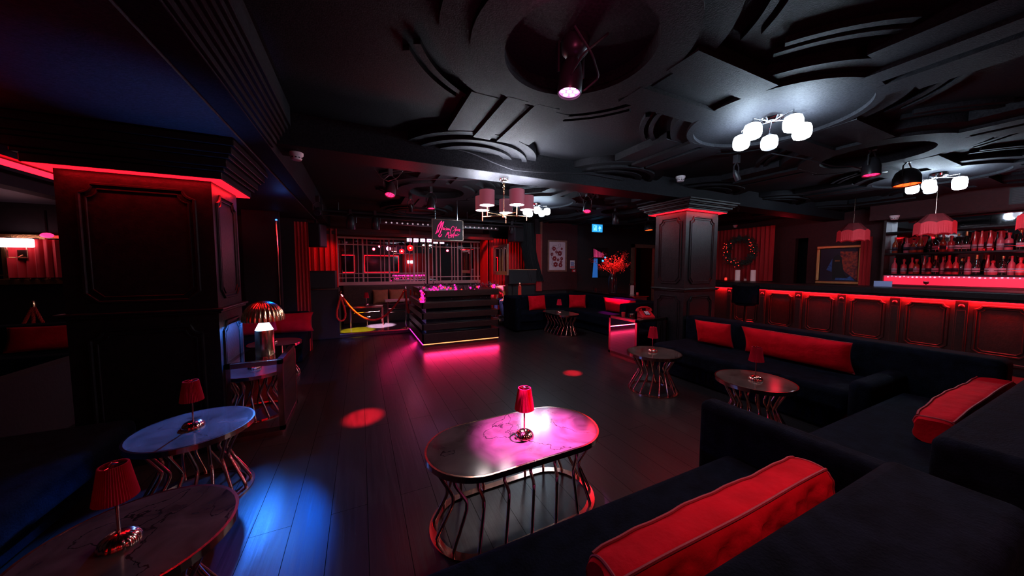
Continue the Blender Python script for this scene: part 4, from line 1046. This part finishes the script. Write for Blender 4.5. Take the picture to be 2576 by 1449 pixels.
# painting
t = thing('painting', 'gilt framed painting with dark figure, orange and blue patches', 'painting', (10.59, 3.72, 1.2))
fr = MB()
for a_, b_, c_, d_ in ((-.42, .42, 0, .07), (-.42, .42, .87, .94), (-.42, -.35, .07, .87), (.35, .42, .07, .87)): fr.bx(-.06, 0, a_, b_, c_, d_)
obj('frame', fr, M_['gold'], t, bevel=.015)
obj('canvas', MB().bx(-.02, -.005, -.35, .35, .07, .87), M_['artdark'], t)
PMx = Matrix(((0, 0, -1, -.021), (-1, 0, 0, 0), (0, 1, 0, 0), (0, 0, 0, 1)))
obj('orange_field', MB().prism([(.02, .80), (.33, .78), (.34, .10), (.12, .30), (.02, .5)], 0, .003, PMx), M_['orange'], t)
obj('dark_figure', MB().prism([(-.10, .12), (.18, .12), (.10, .30), (.06, .55), (.05, .66), (-.02, .73), (-.09, .66), (-.11, .5)], .003, .005, PMx), M_['black'], t)
obj('blue_stripes', MB().prism([(-.05, .10), (.30, .10), (.22, .20), (.16, .15), (-.04, .15)], .005, .007, PMx).prism([(-.22, .35), (-.12, .62), (-.12, .30)], 0, .003, PMx), M_['bluepaint'], t)
obj('pale_eye_slit', MB().prism([(-.07, .55), (.02, .55), (.02, .59), (-.07, .59)], .005, .007, PMx), M_['tan'], t)
# back bar
t = thing('back_bar', 'back bar shelving with lit red ledge under bottle rows', 'shelves', (10.35, 1.0, 0))
ya, yb = -1.6, 1.88
obj('base_cabinet', MB().bx(-.20, .24, ya, yb, 0, 1.24), M_['woodred'], t)
obj('lit_ledge', MB().bx(-.03, .0, ya, yb, 1.25, 1.40), M_['ledge'], t)
sp = MB(); rnd = random.Random(2)
for k in range(60): sp.ball((-.035, ya + .06 + k * .057, 1.415 + rnd.uniform(-.012, .008)), rnd.uniform(.010, .018), 6)
obj('sparkle_lights', sp, M_['ledgew'], t)
obj('led_band', MB().bx(-.03, 0, ya, yb, 1.40, 1.435), mat('dim pink ledge top', (.6, .3, .4), .4, emis=(1, .10, .22), es=.45), t)
for z in (1.47, 1.91, 2.36): obj('shelf', MB().bx(-.10, .22, ya, yb, z - .035, z + .0), M_['wood'], t, bevel=.004)
obj('side_panel', MB().bx(-.10, .24, yb, yb + .04, 0, 2.62), M_['woodred'], t)
obj('back_mirror', MB().bx(.20, .22, ya, yb, 1.47, 2.6), M_['mirrord'], t)
obj('gallery_rail', MB().tube([(-.09, ya, 1.55), (-.09, yb, 1.55)], .006, 6).tube([(-.09, ya, 1.985), (-.09, yb, 1.985)], .006, 6), M_['brass'], t)
for z in (1.87, 2.32): light('AREA', 'shelf_light', (10.23, .9, z), (1, .02, .06), 10, (10.33, .9, z - .5), size=.03, sy=3.6)
light('AREA', 'shelf_front_light', (9.45, 1.4, 1.16), (1, .03, .09), 9, (10.4, 1.4, 1.9), size=.05, sy=3.0)

bt_mats = [mat('red lit clear glass', (.65, .05, .06), .08, spec=.8), mat('dark green glass', (.012, .02, .014), .06, spec=.8), mat('amber glass', (.28, .05, .02), .07, spec=.8), mat('frosted pink glass', (.60, .10, .14), .3)]  # red light on the clear glass is put into its base colour
prof = {
 'round': [(.036, 0), (.038, .01), (.038, .17), (.030, .20), (.013, .235), (.012, .285)],
 'square': [(.040, 0), (.042, .01), (.042, .155), (.036, .18), (.014, .20), (.013, .25)],
 'slim': [(.026, 0), (.028, .01), (.028, .15), (.012, .28), (.011, .335)],
 'squat': [(.050, 0), (.056, .02), (.052, .10), (.020, .15), (.015, .18), (.014, .20)],
 'champ': [(.040, 0), (.043, .02), (.043, .15), (.030, .21), (.015, .27), (.014, .34)]}
caps = {'round': (.015, .285, .035), 'square': (.021, .25, .04), 'slim': (.013, .30, .045), 'squat': (.024, .20, .045), 'champ': (.017, .28, .07)}
protos = {}
def bottle(kind, mi, loc, label, group, sc=1):
    key = (kind, mi)
    if key in protos:
        b_ = dup(protos[key], loc, random.uniform(-.3, .3), label, group); b_.scale = (sc, sc, sc); return b_
    t = thing('bottle', label, 'bottle', loc, 0, group)
    obj('glass_body', MB().lathe(prof[kind] + [(0, prof[kind][-1][1])], 20), bt_mats[mi], t, smooth=True)
    r, z, hh = caps[kind]
    cm = [(r, z - .005), (r, z + hh), (0, z + hh + .002)] if kind != 'squat' else [(.012, z - .005), (.022, z + .012), (.024, z + .03), (.012, z + .05), (0, z + .052)]
    obj('stopper', MB().lathe(cm, 14), M_['redreflect'] if mi != 1 else M_['gold'], t, smooth=True)
    R_ = prof[kind][1][0] + .0015
    obj('label_band', MB().ring(0, 0, R_ - .001, R_, .045, .115, pi * .55, pi * 1.45, 14), M_['label'] if (mi + len(kind)) % 2 == 0 else M_['artdark'], t, smooth=True)
    t.scale = (sc, sc, sc); protos[key] = t; return t
kname = {'round': 'round', 'square': 'square', 'slim': 'slim', 'squat': 'squat', 'champ': 'champagne'}
mname = ['red lit clear', 'dark green', 'amber', 'frosted pink']
low = [(2.74, 'round', 3), (2.62, 'square', 0), (2.50, 'round', 0), (2.44, 'square', 2), (2.35, 'slim', 0), (2.28, 'round', 0), (2.20, 'champ', 1), (2.12, 'round', 3), (2.04, 'champ', 0), (1.96, 'round', 0), (1.90, 'square', 1), (1.82, 'round', 3),
       (1.73, 'champ', 1), (1.62, 'slim', 0), (1.56, 'squat', 3), (1.46, 'round', 1), (1.38, 'round', 3), (1.29, 'square', 0), (1.19, 'round', 3), (1.08, 'champ', 2)]
upp = [(2.75, 'round', 2), (2.60, 'square', 3), (2.50, 'squat', 2), (2.41, 'champ', 2), (2.30, 'slim', 1), (2.22, 'round', 1), (2.13, 'round', 2), (2.04, 'square', 0), (1.95, 'round', 1), (1.86, 'champ', 1), (1.78, 'slim', 0), (1.70, 'slim', 0), (1.61, 'slim', 0),
       (1.51, 'round', 3), (1.42, 'square', 3), (1.31, 'round', 1), (1.20, 'champ', 1), (1.10, 'round', 2)]
def seqlabels(lst, shelf):
    out = []
    for i, (y, k, m) in enumerate(lst):
        l = f'{mname[m]} {kname[k]} bottle, {shelf} shelf'
        if i == 0: l += ' at left end'
        else: l += f' after {mname[lst[i-1][2]]} {kname[lst[i-1][1]]} one'
        out.append(l)
    seen = {}
    for i, l in enumerate(out):
        if out.count(l) > 1 and i + 1 < len(lst):
            seen[i] = l + f', before {lst[i+1][1]} one'
    for i, l in seen.items(): out[i] = l
    return out
for i, ((y, k, m), lb) in enumerate(zip(low, seqlabels(low, 'lower'))):
    bottle(k, m, (10.31 + (.05 if i % 3 == 1 else 0), y, 1.471), lb, 'bottles on the lower back bar shelf', 1.05)
for i, ((y, k, m), lb) in enumerate(zip(upp, seqlabels(upp, 'upper'))):
    bottle(k, m, (10.31 + (.05 if i % 3 == 1 else 0), y, 1.911), lb, 'bottles on the upper back bar shelf', 1.05)

# fringed pendants
def pendant(label, loc, cord):
    t = thing('fringed_pendant', label, 'pendant lamp', loc, .3, 'red fringed pendant lamps over the bar')
    n = 8; v = []; f = []
    for k in range(n):
        a_ = 2 * pi * k / n
        v += [(.09 * cos(a_), .09 * sin(a_), .36), (.225 * cos(a_), .225 * sin(a_), .20)]
    f = [(2 * k, 2 * k + 1, 2 * ((k + 1) % n) + 1, 2 * ((k + 1) % n)) for k in range(n)]
    o = obj('shade', MB().add(v, f), M_['panelred'], t); sd = o.modifiers.new('s', 'SOLIDIFY'); sd.thickness = .004
    m = 96; v = []
    for i in range(m):
        a_ = 2 * pi * i / m; q = (a_ % (2 * pi / n)) / (2 * pi / n); r = .225 * cos(pi / n) / cos((q - .5) * 2 * pi / n)
        dip = .03 * (1 - abs(2 * q - 1) ** 2); jag = .004 if i % 2 else 0
        v += [(r * 1.01 * cos(a_), r * 1.01 * sin(a_), .20 + dip - .002), ((r * 1.03 + jag) * cos(a_), (r * 1.03 + jag) * sin(a_), .0 + dip * .9)]
    f = [(2 * i, 2 * i + 1, 2 * ((i + 1) % m) + 1, 2 * ((i + 1) % m)) for i in range(m)]
    o = obj('fringe', MB().add(v, f), M_['shadered'], t); sd = o.modifiers.new('s', 'SOLIDIFY'); sd.thickness = .003
    obj('cord', MB().tube([(0, 0, .36), (0, 0, cord)], .004, 6), M_['gun'], t)
    return t
p0 = pendant('fringed red pendant hanging in front of the painting', (8.85, 2.93, 2.115), .95)
dup(p0, (8.85, 1.93, 2.15), .3, 'fringed red pendant in front of the bottle shelves')
dup(p0, (8.85, .95, 2.15), .3, 'fringed red pendant cut off by right image edge')
# bar stool
t = thing('bar_stool', 'dark velvet bar stool with low back in front of bar', 'stool', (7.95, 4.34, 0), .2)
obj('seat', MB().lathe([(.17, .74), (.21, .76), (.215, .82), (.19, .85), (0, .855)], 32), M_['velvet'], t, smooth=True)
obj('backrest', MB().ring(0, 0, .20, .25, .80, 1.19, -pi * .9 + pi / 2 + pi, pi * .9 + pi / 2, 32).ring(0, 0, .20, .25, .80, 1.19, pi * .55, pi * 1.45, 24), M_['velvet'], t, smooth=True, bevel=.015)
obj('column', MB().lathe([(.03, .02), (.03, .74)], 16), M_['gun'], t, smooth=True)
obj('foot_plate', MB().lathe([(.22, 0), (.22, .01), (.05, .03), (.03, .05)], 32), M_['gun'], t, smooth=True)
fr = MB().tube([(.17 * cos(2 * pi * k / 32), .17 * sin(2 * pi * k / 32), .35) for k in range(32)], .010, 8, True)
for k in range(2): fr.tube([(.17 * cos(pi * k), .17 * sin(pi * k), .35), (0, 0, .35)], .008, 6)
obj('foot_ring', fr, M_['rose'], t, smooth=True)
for k, (y, lb) in enumerate(((2.9, 'dark bar stool second along the bar'), (1.4, 'dark bar stool third along the bar'))): pass

# ------------------------------------------------------------------ chandeliers
def globe_light(label, loc, R_=.23, a0=29, power=40, rz=0):
    t = thing('globe_chandelier', label, 'ceiling lamp', loc, rz, 'five globe ceiling lamps')
    obj('canopy', MB().lathe([(0, -.045), (.05, -.05), (.09, -.03), (.095, 0)], 32), M_['chrome'], t, smooth=True)
    for k in range(5):
        a_ = math.radians(a0 + 72 * k); x, y = R_ * cos(a_), R_ * sin(a_)
        obj('arm', MB().tube([(0, 0, -.05), (x, y, -.055), (x, y, -.10)], .006, 8).lathe([(.02, -.10), (.02, -.085), (0, -.08)], 12, (x, y, 0)), M_['chrome'], t, smooth=True)
        g = [(0, -.235), (.035, -.234), (.058, -.222), (.068, -.195), (.068, -.145), (.058, -.115), (.03, -.10), (0, -.098)]
        dim = (k == 0)
        obj('globe', MB().lathe(g, 32, (x, y, 0)), M_['globedim'] if dim else M_['globe'], t, smooth=True)
    return t
globe_light('large five globe ceiling lamp nearest the camera', (3.40, 1.71, 2.972), power=12)
globe_light('five globe ceiling lamp behind the drum shade chandelier', (3.42, 6.05, 2.95), power=8)
globe_light('five globe ceiling lamp in front of the bar at right', (7.60, 1.66, 2.95), power=8)
t = thing('drum_chandelier', 'chandelier of five mauve drum shades under the beam', 'chandelier', (1.70, 3.86, 2.75))
obj('canopy', MB().lathe([(0, -.045), (.03, -.042), (.055, -.03), (.06, -.012), (.06, 0)], 32), M_['chrome'], t, smooth=True)
ch = MB()
for k in range(4): ch.ring(0, 0, .012, .016, -.003, .003, M=Matrix.Translation((0, 0, -.06 - .026 * k)) @ Matrix.Rotation(pi / 2 * (k % 2), 4, 'Z') @ Matrix.Rotation(pi / 2, 4, 'X'), n=16)
obj('chain', ch, M_['brass'], t)
obj('stem', MB().lathe([(0, -.16), (.012, -.165), (.012, -.20), (.006, -.20), (.006, -.44), (.022, -.445), (.022, -.50), (0, -.51)], 16), M_['brass'], t, smooth=True)
for k in range(5):
    a_ = math.radians(-25 + 72 * k + 14); x, y = .31 * cos(a_), .31 * sin(a_)
    obj('arm', MB().tube([(0, 0, -.475), (x, y, -.475)], .007, 8).tube([(x, y, -.53), (x, y, -.38)], .007, 8), M_['brass'], t, smooth=True)
    v = []
    ds_ = obj('drum_shade', MB().ring(x, y, .088, .092, -.39, -.21, n=40), M_['mauve'], t, smooth=True)
    obj('diffuser', MB().ring(x, y, .0005, .087, -.385, -.38, n=32), M_['lampin'], ds_)
    obj('top_diffuser', MB().ring(x, y, .0005, .087, -.222, -.218, n=32), M_['lamptop'], ds_)

# ------------------------------------------------------------------ par spotlights
def par(label, loc, target, lens='parred', r=.07, L=.20, top=None, glow=None, dots=True, name='par_spotlight', mount=None):
    """loc is the middle of the lens; the can stretches back from it"""
    t = thing(name, label, 'spotlight', loc)
    d_ = (Vector(target) - Vector(loc)).normalized(); q = d_.to_track_quat('-Z', 'Y').to_matrix().to_4x4()
    can = MB().lathe([(r, -.012), (r + .004, 0), (r + .002, L * .45), (r * .8, L * .8), (r * .45, L), (0, L)], 28, M=q, cap=False)
    can.lathe([(r, -.012), (r - .004, -.012), (r - .006, .03), (0, .03)][::-1], 28, M=q, cap=False)
    obj('can', can, M_['plasticblack'], t, smooth=True)
    ln = MB().lathe([(0, .004), (r - .006, .003)], 28, M=q); lo_ = obj('lens', ln, M_['parred' if lens == 'parorange' else lens] if not dots else mat('par face ' + lens, (.3, .02, .1), .3, emis=tuple(M_[lens].node_tree.nodes['Principled BSDF'].inputs['Emission Color'].default_value)[:3], es=1.2), t)
    if dots:
        for k in range(7):
            a_ = 2 * pi * k / 6; rr = 0 if k == 6 else r * .56
            obj('led_lens', MB().lathe([(0, -.004), (r * .22, 0), (r * .24, .003)], 14, (rr * cos(a_), rr * sin(a_), 0), M=q), M_[lens], lo_, smooth=True)
    yk = MB(); h = mount if mount else .16
    p = q @ Vector((0, 0, L * .5))
    for s_ in (-1, 1): yk.tube([p + Vector((s_ * (r + .02), 0, 0)), p + Vector((s_ * (r + .02), 0, h * .6)), p + Vector((0, 0, h))], .008, 6)
    obj('yoke', yk, M_['plasticblack'], t)
    obj('clamp', MB().bx(p.x - .03, p.x + .03, p.y - .03, p.y + .03, p.z + h - .02, p.z + h + .08), M_['plasticblack'], t, bevel=.006)
    if glow:
        col, pw, cone, bl = glow
        o = light('SPOT', 'spot_beam', Vector(loc) + d_ * .03, col, pw, target, cone=cone, blend=bl, soft=.03)
    return t
big = par('magenta lit spotlight hanging from the dark ceiling circle', (1.26, 1.80, 2.74), (1.04, 1.80, .5), 'parpink', r=.075, L=.22, glow=((1, .15, .95), 5200, 24, .95), mount=.30)
obj('upper_can', MB().lathe([(.05, .26), (.085, .30), (.09, .40), (.06, .44)], 20, M=Matrix.Translation((.02, -.03, -.06))), M_['plasticblack'], big, smooth=True)
par('red spotlight hanging left below the crossbeam', (.40, 4.86, 2.62), (-.01, 3.72, 0), 'parred', glow=((1, .01, .03), 7000, 9, .7), mount=.2)
par('pink spotlight above the dance floor toward the stage', (1.17, 5.87, 2.66), (1.1, 5.6, 0), 'parred', mount=.2)
par('red spotlight hanging right below the crossbeam', (3.73, 4.74, 2.62), (2.88, 3.95, 0), 'parred', glow=((1, .01, .03), 7000, 6, .7), mount=.2)
par('red spotlight lighting the far corner sofa', (5.35, 5.75, 2.62), (5.72, 6.0, .7), 'parred', glow=((1, .015, .42), 1500, 27, .5), mount=.2)
par('red glowing round lamp beside the right column', (6.95, 6.24, 2.60), (6.9, 6.0, 0), 'parorange', r=.11, L=.14, mount=.2)
par('red spotlight at right between the globe lamps', (5.50, 1.70, 2.70), (5.2, 1.6, 0), 'parred', r=.08, mount=.2)
par('large orange red spotlight next to right globe lamp', (6.45, 1.66, 2.68), (6.3, 1.5, 0), 'parorange', r=.125, L=.20, glow=((1, .012, .02), 12, 60, .9), mount=.2)
par('small pink spotlight at right of the stage', (3.75, 8.0, 2.56), (3.9, 8.95, .8), 'parpink', r=.05, L=.14, glow=((1, .30, .55), 500, 26, .7), mount=.16)
par('dark moving spotlight left of the stage lights', (-.17, 8.0, 2.46), (-.2, 8.4, 0), 'plasticblack', r=.09, L=.28, dots=False, mount=.2)
par('dark moving spotlight second over the stage front', (.33, 8.0, 2.48), (.3, 8.4, 0), 'plasticblack', r=.085, L=.26, dots=False, mount=.2)
par('dark spotlight with blue beam hanging from left beam', (-.62, 6.2, 2.50), (-.80, 3.0, .4), 'plasticblack', r=.05, L=.18, dots=False, mount=.16)
par('small dark spotlight with blue dots before the stage', (.88, 6.30, 2.66), (1.0, 6.8, 2.0), 'blueled', r=.035, L=.14, dots=False, mount=.16)
par('small dark spotlight with blue dots above the column', (4.30, 2.50, 2.70), (4.5, 2.4, 2.2), 'blueled', r=.03, L=.13, dots=False, mount=.16)
# stage led bar: six pink square lights, a red beacon, row of round lights
for k in range(6):
    x = 1.20 + .175 * k; dim = k > 3
    lb = ['leftmost square pink light of the row over stage', 'second square pink light of the row over stage', 'third square pink light of the row over stage', 'fourth square pink light just left of the sign', 'first flat pink light peeping under the sign', 'last flat pink light peeping under the sign'][k]
    t = thing('square_stage_light', lb, 'stage light', (x, 9.0, 2.30 if not dim else 2.27), 0, 'square pink stage lights')
    hh = .085 if not dim else .04
    obj('face', MB().bx(-.06, .06, -.01, 0, 0, hh), M_['pinkled'], t, bevel=.01)
    obj('housing', MB().bx(-.066, .066, 0, .08, -.006, hh + .01).bx(-.01, .01, .01, .03, hh, 2.43 - (2.30 if not dim else 2.27)), M_['plasticblack'], t)
    obj('cell', MB().bx(-.022, .022, -.013, -.01, hh * .35, hh * .65), mat('violet cell', (.4, .1, .5), .5, emis=(.7, .1, .8), es=1), t)
light('AREA', 'stage_row_light', (1.65, 8.95, 2.28), (1, .3, .85), 8, (1.2, 8.2, .1), size=.9, sy=.08)
t = thing('red_beacon', 'bright red beacon lamp over the lattice mirror', 'stage light', (1.22, 8.98, 2.13))
obj('lamp', MB().ball((0, 0, 0), .03, 12), mat('beacon core', (1, .4, .4), .4, emis=(1, .22, .18), es=10), t, smooth=True)
obj('reflector', MB().lathe([(.03, .02), (.075, -.01), (.08, -.012)], 24, M=Matrix.Rotation(pi / 2, 4, 'X')), mat('red reflector', (.8, .02, .02), .3, emis=(1, .01, .01), es=1.2), t, smooth=True)
obj('bracket', MB().bx(-.01, .01, -.01, .01, .03, .5), M_['plasticblack'], t)
light('POINT', 'beacon_light', (1.22, 8.88, 2.13), (1, .01, .02), 9, soft=.03)
t = thing('light_truss', 'black lighting bar across the stage front', 'lighting bar', (2.2, 8.0, 2.82))
obj('tube', MB().tube([(-3.0, 0, 0), (1.9, 0, 0)], .025, 10).tube([(-3.0, 0, -.09), (1.9, 0, -.09)], .018, 8), M_['plasticblack'], t)
for x in (-2.6, -1.2, .3, 1.6): obj('hanger', MB().tube([(x, 0, 0), (x, 0, .2)], .01, 6), M_['plasticblack'], t)
t = thing('dotted_light_bar', 'long stage bar of small round pale lights', 'lighting bar', (2.03, 8.4, 2.70))
obj('rail', MB().bx(-1.65, 1.50, -.02, .05, -.05, .04), M_['plasticblack'], t)
for k in range(24):
    obj('round_light', MB().lathe([(.0, -.006), (.016, -.004), (.02, 0)], 12, M=Matrix.Translation((-1.44 + k * .124, -.022, -.01)) @ Matrix.Rotation(pi / 2, 4, 'X')), mat('dim white lens', (.5, .4, .45), .3, emis=(.8, .6, .7), es=.5) if k == 0 else bpy.data.materials['dim white lens'], t, smooth=True)
struct('trim_stage_fascia', MB().bx(-1.2, 3.62, 8.98, 9.05, 2.42, 2.5).bx(-1.2, 3.62, 9.3, 9.36, 2.5, 2.64).bx(-1.2, 3.62, 9.9, 10.02, 2.46, 3.1), M_['wallred'], bevel=.01)

# ------------------------------------------------------------------ smoke detectors and cables
def detector(label, loc, s=1):
    t = thing('smoke_detector', label, 'smoke detector', loc)
    obj('base', MB().lathe([(0, 0), (.055 * s, 0), (.055 * s, -.02 * s), (.048 * s, -.03 * s), (0, -.03 * s)][::-1], 28), M_['white'], t, smooth=True)
    obj('sensor_head', MB().lathe([(.046 * s, -.03 * s), (.046 * s, -.045 * s), (.036 * s, -.066 * s), (0, -.07 * s)][::-1], 28), M_['white'], t, smooth=True)
    sl = MB()
    for k in range(10):
        a_ = 2 * pi * k / 10; sl.bx(-.007 * s, .007 * s, -.002, .002, -.052 * s, -.042 * s, Matrix.Rotation(a_, 4, 'Z') @ Matrix.Translation((0, .0455 * s, 0)))
    obj('vent_slots', sl, M_['black'], t)
    return t
detector('white smoke detector on ceiling at upper left', (-.56, 4.10, 2.745), 1.1)
bpy.data.objects['smoke_detector'].location = (-.55, 3.9, 2.748)
detector('pale smoke detector above the right column cornice', (4.42, 3.40, 2.98), 1.2)
detector('small smoke detector beside the left fringed pendant', (9.6, 2.60, 2.66), 1.3)
detector('small red lit detector above the wreath curtain', (9.6, 5.6, 2.80), 1.0)
bpy.data.objects['smoke_detector.002'].location = (10.05, 2.72, 2.68)
rnd = random.Random(4)
def cable(label, pts, r=.006):
    o = obj('cable', MB().tube(smoothpath([Vector(p) for p in pts], 5), r, 6), M_['plasticblack'], smooth=True); return tag(o, label, 'cable')
cable('loose cable sagging along the crossbeam face', [(.95, 3.66, 2.95), (1.2, 3.655, 2.93), (1.5, 3.65, 2.85), (1.75, 3.65, 2.80), (2.2, 3.655, 2.83), (2.9, 3.65, 2.90), (3.5, 3.65, 2.88)])
cable('cable running over bay ceiling to the drum chandelier', [(.7, 5.1, 2.92), (1.1, 4.8, 2.90), (1.35, 4.5, 2.84), (1.5, 4.2, 2.80), (1.9, 4.1, 2.80)])
cable('tangled cable looped round the magenta spotlight', [(1.15, 1.6, 2.99), (1.30, 1.62, 2.88), (1.42, 1.70, 2.82), (1.36, 1.80, 2.76), (1.22, 1.74, 2.80), (1.26, 1.66, 2.90), (1.40, 1.60, 3.02)], .007)
cable('cable drooping beside the right hand red spotlights', [(4.4, 2.2, 2.94), (4.75, 2.0, 2.86), (5.1, 1.9, 2.80), (5.4, 1.85, 2.83), (5.9, 1.8, 2.80), (6.3, 1.8, 2.86)], .007)
for (x, y) in ((.40, 4.86), (3.73, 4.74)):
    cable('cable hanging from ceiling to the %s red spotlight' % ('left' if x < 1 else 'right'), [(x - .22, y, 3.0), (x - .12, y, 2.84), (x - .02, y, 2.80), (x + .10, y, 2.86), (x + .2, y - .05, 2.99)])
t = thing('carabiner', 'metal carabiner hanging right of the column cornice', 'hook', (5.9, 3.4, 2.60))
obj('loop', MB().tube([(.018 * cos(2 * pi * k / 14), 0, .035 * sin(2 * pi * k / 14)) for k in range(14)], .004, 6, True), M_['chrome'], t)
obj('chain', MB().tube([(0, 0, .035), (0, 0, .40)], .004, 6), M_['chrome'], t)
t = thing('wall_rod', 'thin vertical metal rod on the dark wall behind the mushroom lamp', 'rod', (-1.38, 7.26, .9))
obj('rod', MB().tube([(0, 0, 0), (0, 0, 1.57)], .012, 8), M_['rose'], t); obj('cap', MB().ball((0, 0, 1.58), .018, 8), M_['blueled'], t)
t = thing('wall_grille', 'black ventilation grille on bulkhead at upper right', 'vent', (10.09, .9, 2.68))
gr = MB()
for k in range(9): gr.bx(-.012, 0, -.5, .5, .02 + k * .028, .034 + k * .028)
obj('slats', gr, M_['blinds'], t); obj('backing', MB().bx(0, .008, -.53, .53, 0, .28), M_['black'], t)
t = thing('wall_sconce', 'white lit sconce with brass arm at far left', 'wall lamp', (-4.86, 7.88, 1.86))
obj('glass_shade', MB().bx(-.20, .16, -.06, .06, .06, .20), M_['lit_wall'], t, bevel=.02)
obj('arm', MB().tube([(0, .1, -.05), (0, 0, -.10), (.10, 0, -.10), (.10, 0, .06)], .008, 6).tube([(-.10, 0, .06), (-.10, 0, -.10), (0, 0, -.10)], .008, 6), M_['brass'], t)
obj('wall_plate', MB().bx(-.05, .05, .08, .11, -.14, .02), M_['gun'], t)
light('POINT', 'sconce_light', (-4.86, 7.75, 1.95), (1, .2, .3), 1.2, soft=.05)
t = thing('red_spot_lamp', 'small glowing red spot at top of far left lattice', 'spotlight', (-4.55, 7.9, 2.12))
obj('lens', MB().ball((0, 0, 0), .05, 12, (1.6, .6, .8)), M_['parred'], t, smooth=True); obj('mount', MB().bx(-.01, .01, 0, .02, .03, .4), M_['black'], t)
t = thing('curved_neon', 'curved red light at the left image edge', 'light strip', (-4.9, 7.2, 2.12))
obj('tube', MB().tube([(-.3, 0, .10), (-.15, 0, .11), (-.05, 0, .05), (-.03, 0, -.04)], .02, 8), M_['ledred'], t, smooth=True); obj('mount', MB().bx(-.2, -.18, 0, .02, .12, .5), M_['black'], t)

# ------------------------------------------------------------------ rear wall seen only in the mirrors
for x, lb in ((-1.4, 'left'), (1.3, 'right')):
    t = thing('lit_panel_frame', 'red outlined dark wall screen seen in the stage mirror at %s' % lb, 'wall panel', (x, -3.18, 1.3))
    obj('screen', MB().bx(-1.05, 1.05, -.005, .02, 0, 1.1), M_['blackgloss'], t)
    obj('neon_outline', MB().tube([(-1.05, .03, 0), (1.05, .03, 0), (1.05, .03, 1.1), (-1.05, .03, 1.1)], .018, 6, True), M_['ledredhot'], t)
t = thing('wall_sconce', 'double white sconce seen reflected in the stage mirror', 'wall lamp', (3.1, -3.1, 1.9))
obj('glass_shade', MB().bx(-.18, -.04, -.04, .04, 0, .2), M_['lit_wall'], t); obj('glass_shade', MB().bx(.04, .18, -.04, .04, 0, .2), M_['lit_wall'], t)
obj('wall_plate', MB().bx(-.06, .06, -.06, -.04, -.2, 0), M_['brass'], t)
curtain('red curtain behind the reflected double sconce', (2.6, -3.1), (4.6, -3.1), .1, 2.6, .03, 16)
light('POINT', 'sconce_light', (3.1, -2.8, 2.0), (1, .4, .5), 9, soft=.06)

# ------------------------------------------------------------------ remaining light
BL = (-.62, 6.16, 2.50)
light('SPOT', 'blue_beam', BL, (.0, .12, 1), 520, (-.66, 2.12, 0), cone=12.5, blend=.8, soft=.03)
light('POINT', 'blue_spill', (-.98, 5.6, 2.45), (.08, .22, 1), .7, soft=.05)  # added point lamp for blue light on the left ceiling
light('SPOT', 'red_curtain_beam', (-.2, 8.1, 2.5), (1, .01, .02), 50, (-.9, 9.0, 1.6), cone=55, blend=.6, soft=.04)
light('SPOT', 'red_curtain_beam', (2.6, 8.5, 2.75), (1, .01, .02), 80, (3.9, 9.3, 1.7), cone=62, blend=.6, soft=.04)
light('SPOT', 'white_stage_beam', (.33, 8.0, 2.45), (1, .62, .95), 6000, (.45, 8.95, .1), cone=17, blend=.5, soft=.02)
light('SPOT', 'yellow_stage_beam', (-.17, 8.0, 2.42), (1, .75, .01), 2200, (-.10, 8.50, .1), cone=20, blend=.4, soft=.02)
light('SPOT', 'yellow_stage_beam', (3.1, 8.3, 2.7), (1, .70, .5), 1800, (3.2, 8.6, .1), cone=20, blend=.4, soft=.02)
light('SPOT', 'warm_box_beam', (2.2, 7.6, 2.75), (1, .65, .1), 60, (4.1, 8.2, 1.1), cone=34, blend=.6, soft=.03)
light('POINT', 'column_wash', (9.5, 4.4, 2.5), (1, .02, .05), 4, soft=.1)  # red wash without a fixture, stands in for stray light
light('SPOT', 'booth_front_wash', (1.35, 1.9, 2.6), (1, .12, .30), 40, (2.2, 7.5, 1.2), cone=60, blend=1, soft=.1)  # added soft wash on the booth, no fixture belongs to it
light('SPOT', 'cushion_wash', (5.1, 1.9, 2.75), (1, .35, .40), 45, (2.4, .6, .5), cone=80, blend=1, soft=.1)  # both cushion washes are added fill light without fixtures
light('SPOT', 'cushion_wash', (3.0, 4.5, 2.65), (1, .40, .42), 35, (4.7, 2.4, .6), cone=60, blend=1, soft=.1)
light('SPOT', 'rear_ceiling_wash', (1.5, -.25, 2.8), (1, .42, .46), 105, (1.9, .8, .5), cone=64, blend=1, soft=.15)  # added fill without fixture, lights the near side of the bolster
light('SPOT', 'vase_wash', (5.5, 6.3, 2.6), (1, .10, .09), 420, (6.36, 6.9, 1.6), cone=34, blend=.7, soft=.04)  # added to brighten the red branches, no fixture hangs here
light('POINT', 'spot_stray_light', (.55, 4.45, 2.42), (1, .02, .05), 9, soft=.05)  # point lamps added for stray light around the spotlight cans
light('POINT', 'spot_stray_light', (3.80, 4.60, 2.42), (1, .02, .05), 9, soft=.05)
light('POINT', 'spot_stray_light', (.95, 1.30, 2.74), (1, .12, .30), 4, soft=.05)
W = bpy.data.worlds.new('world'); S.world = W; W.use_nodes = True
W.node_tree.nodes['Background'].inputs['Color'].default_value = (.4, .5, 1, 1); W.node_tree.nodes['Background'].inputs['Strength'].default_value = .02
S.view_settings.view_transform = 'Standard'; S.view_settings.look = 'None'; S.view_settings.gamma = 1; S.view_settings.use_curve_mapping = False
S.view_settings.exposure = 0
S.cycles.use_denoising = True
S.cycles.max_bounces = 6; S.cycles.sample_clamp_indirect = 4
S.cycles.caustics_reflective = False; S.cycles.caustics_refractive = False
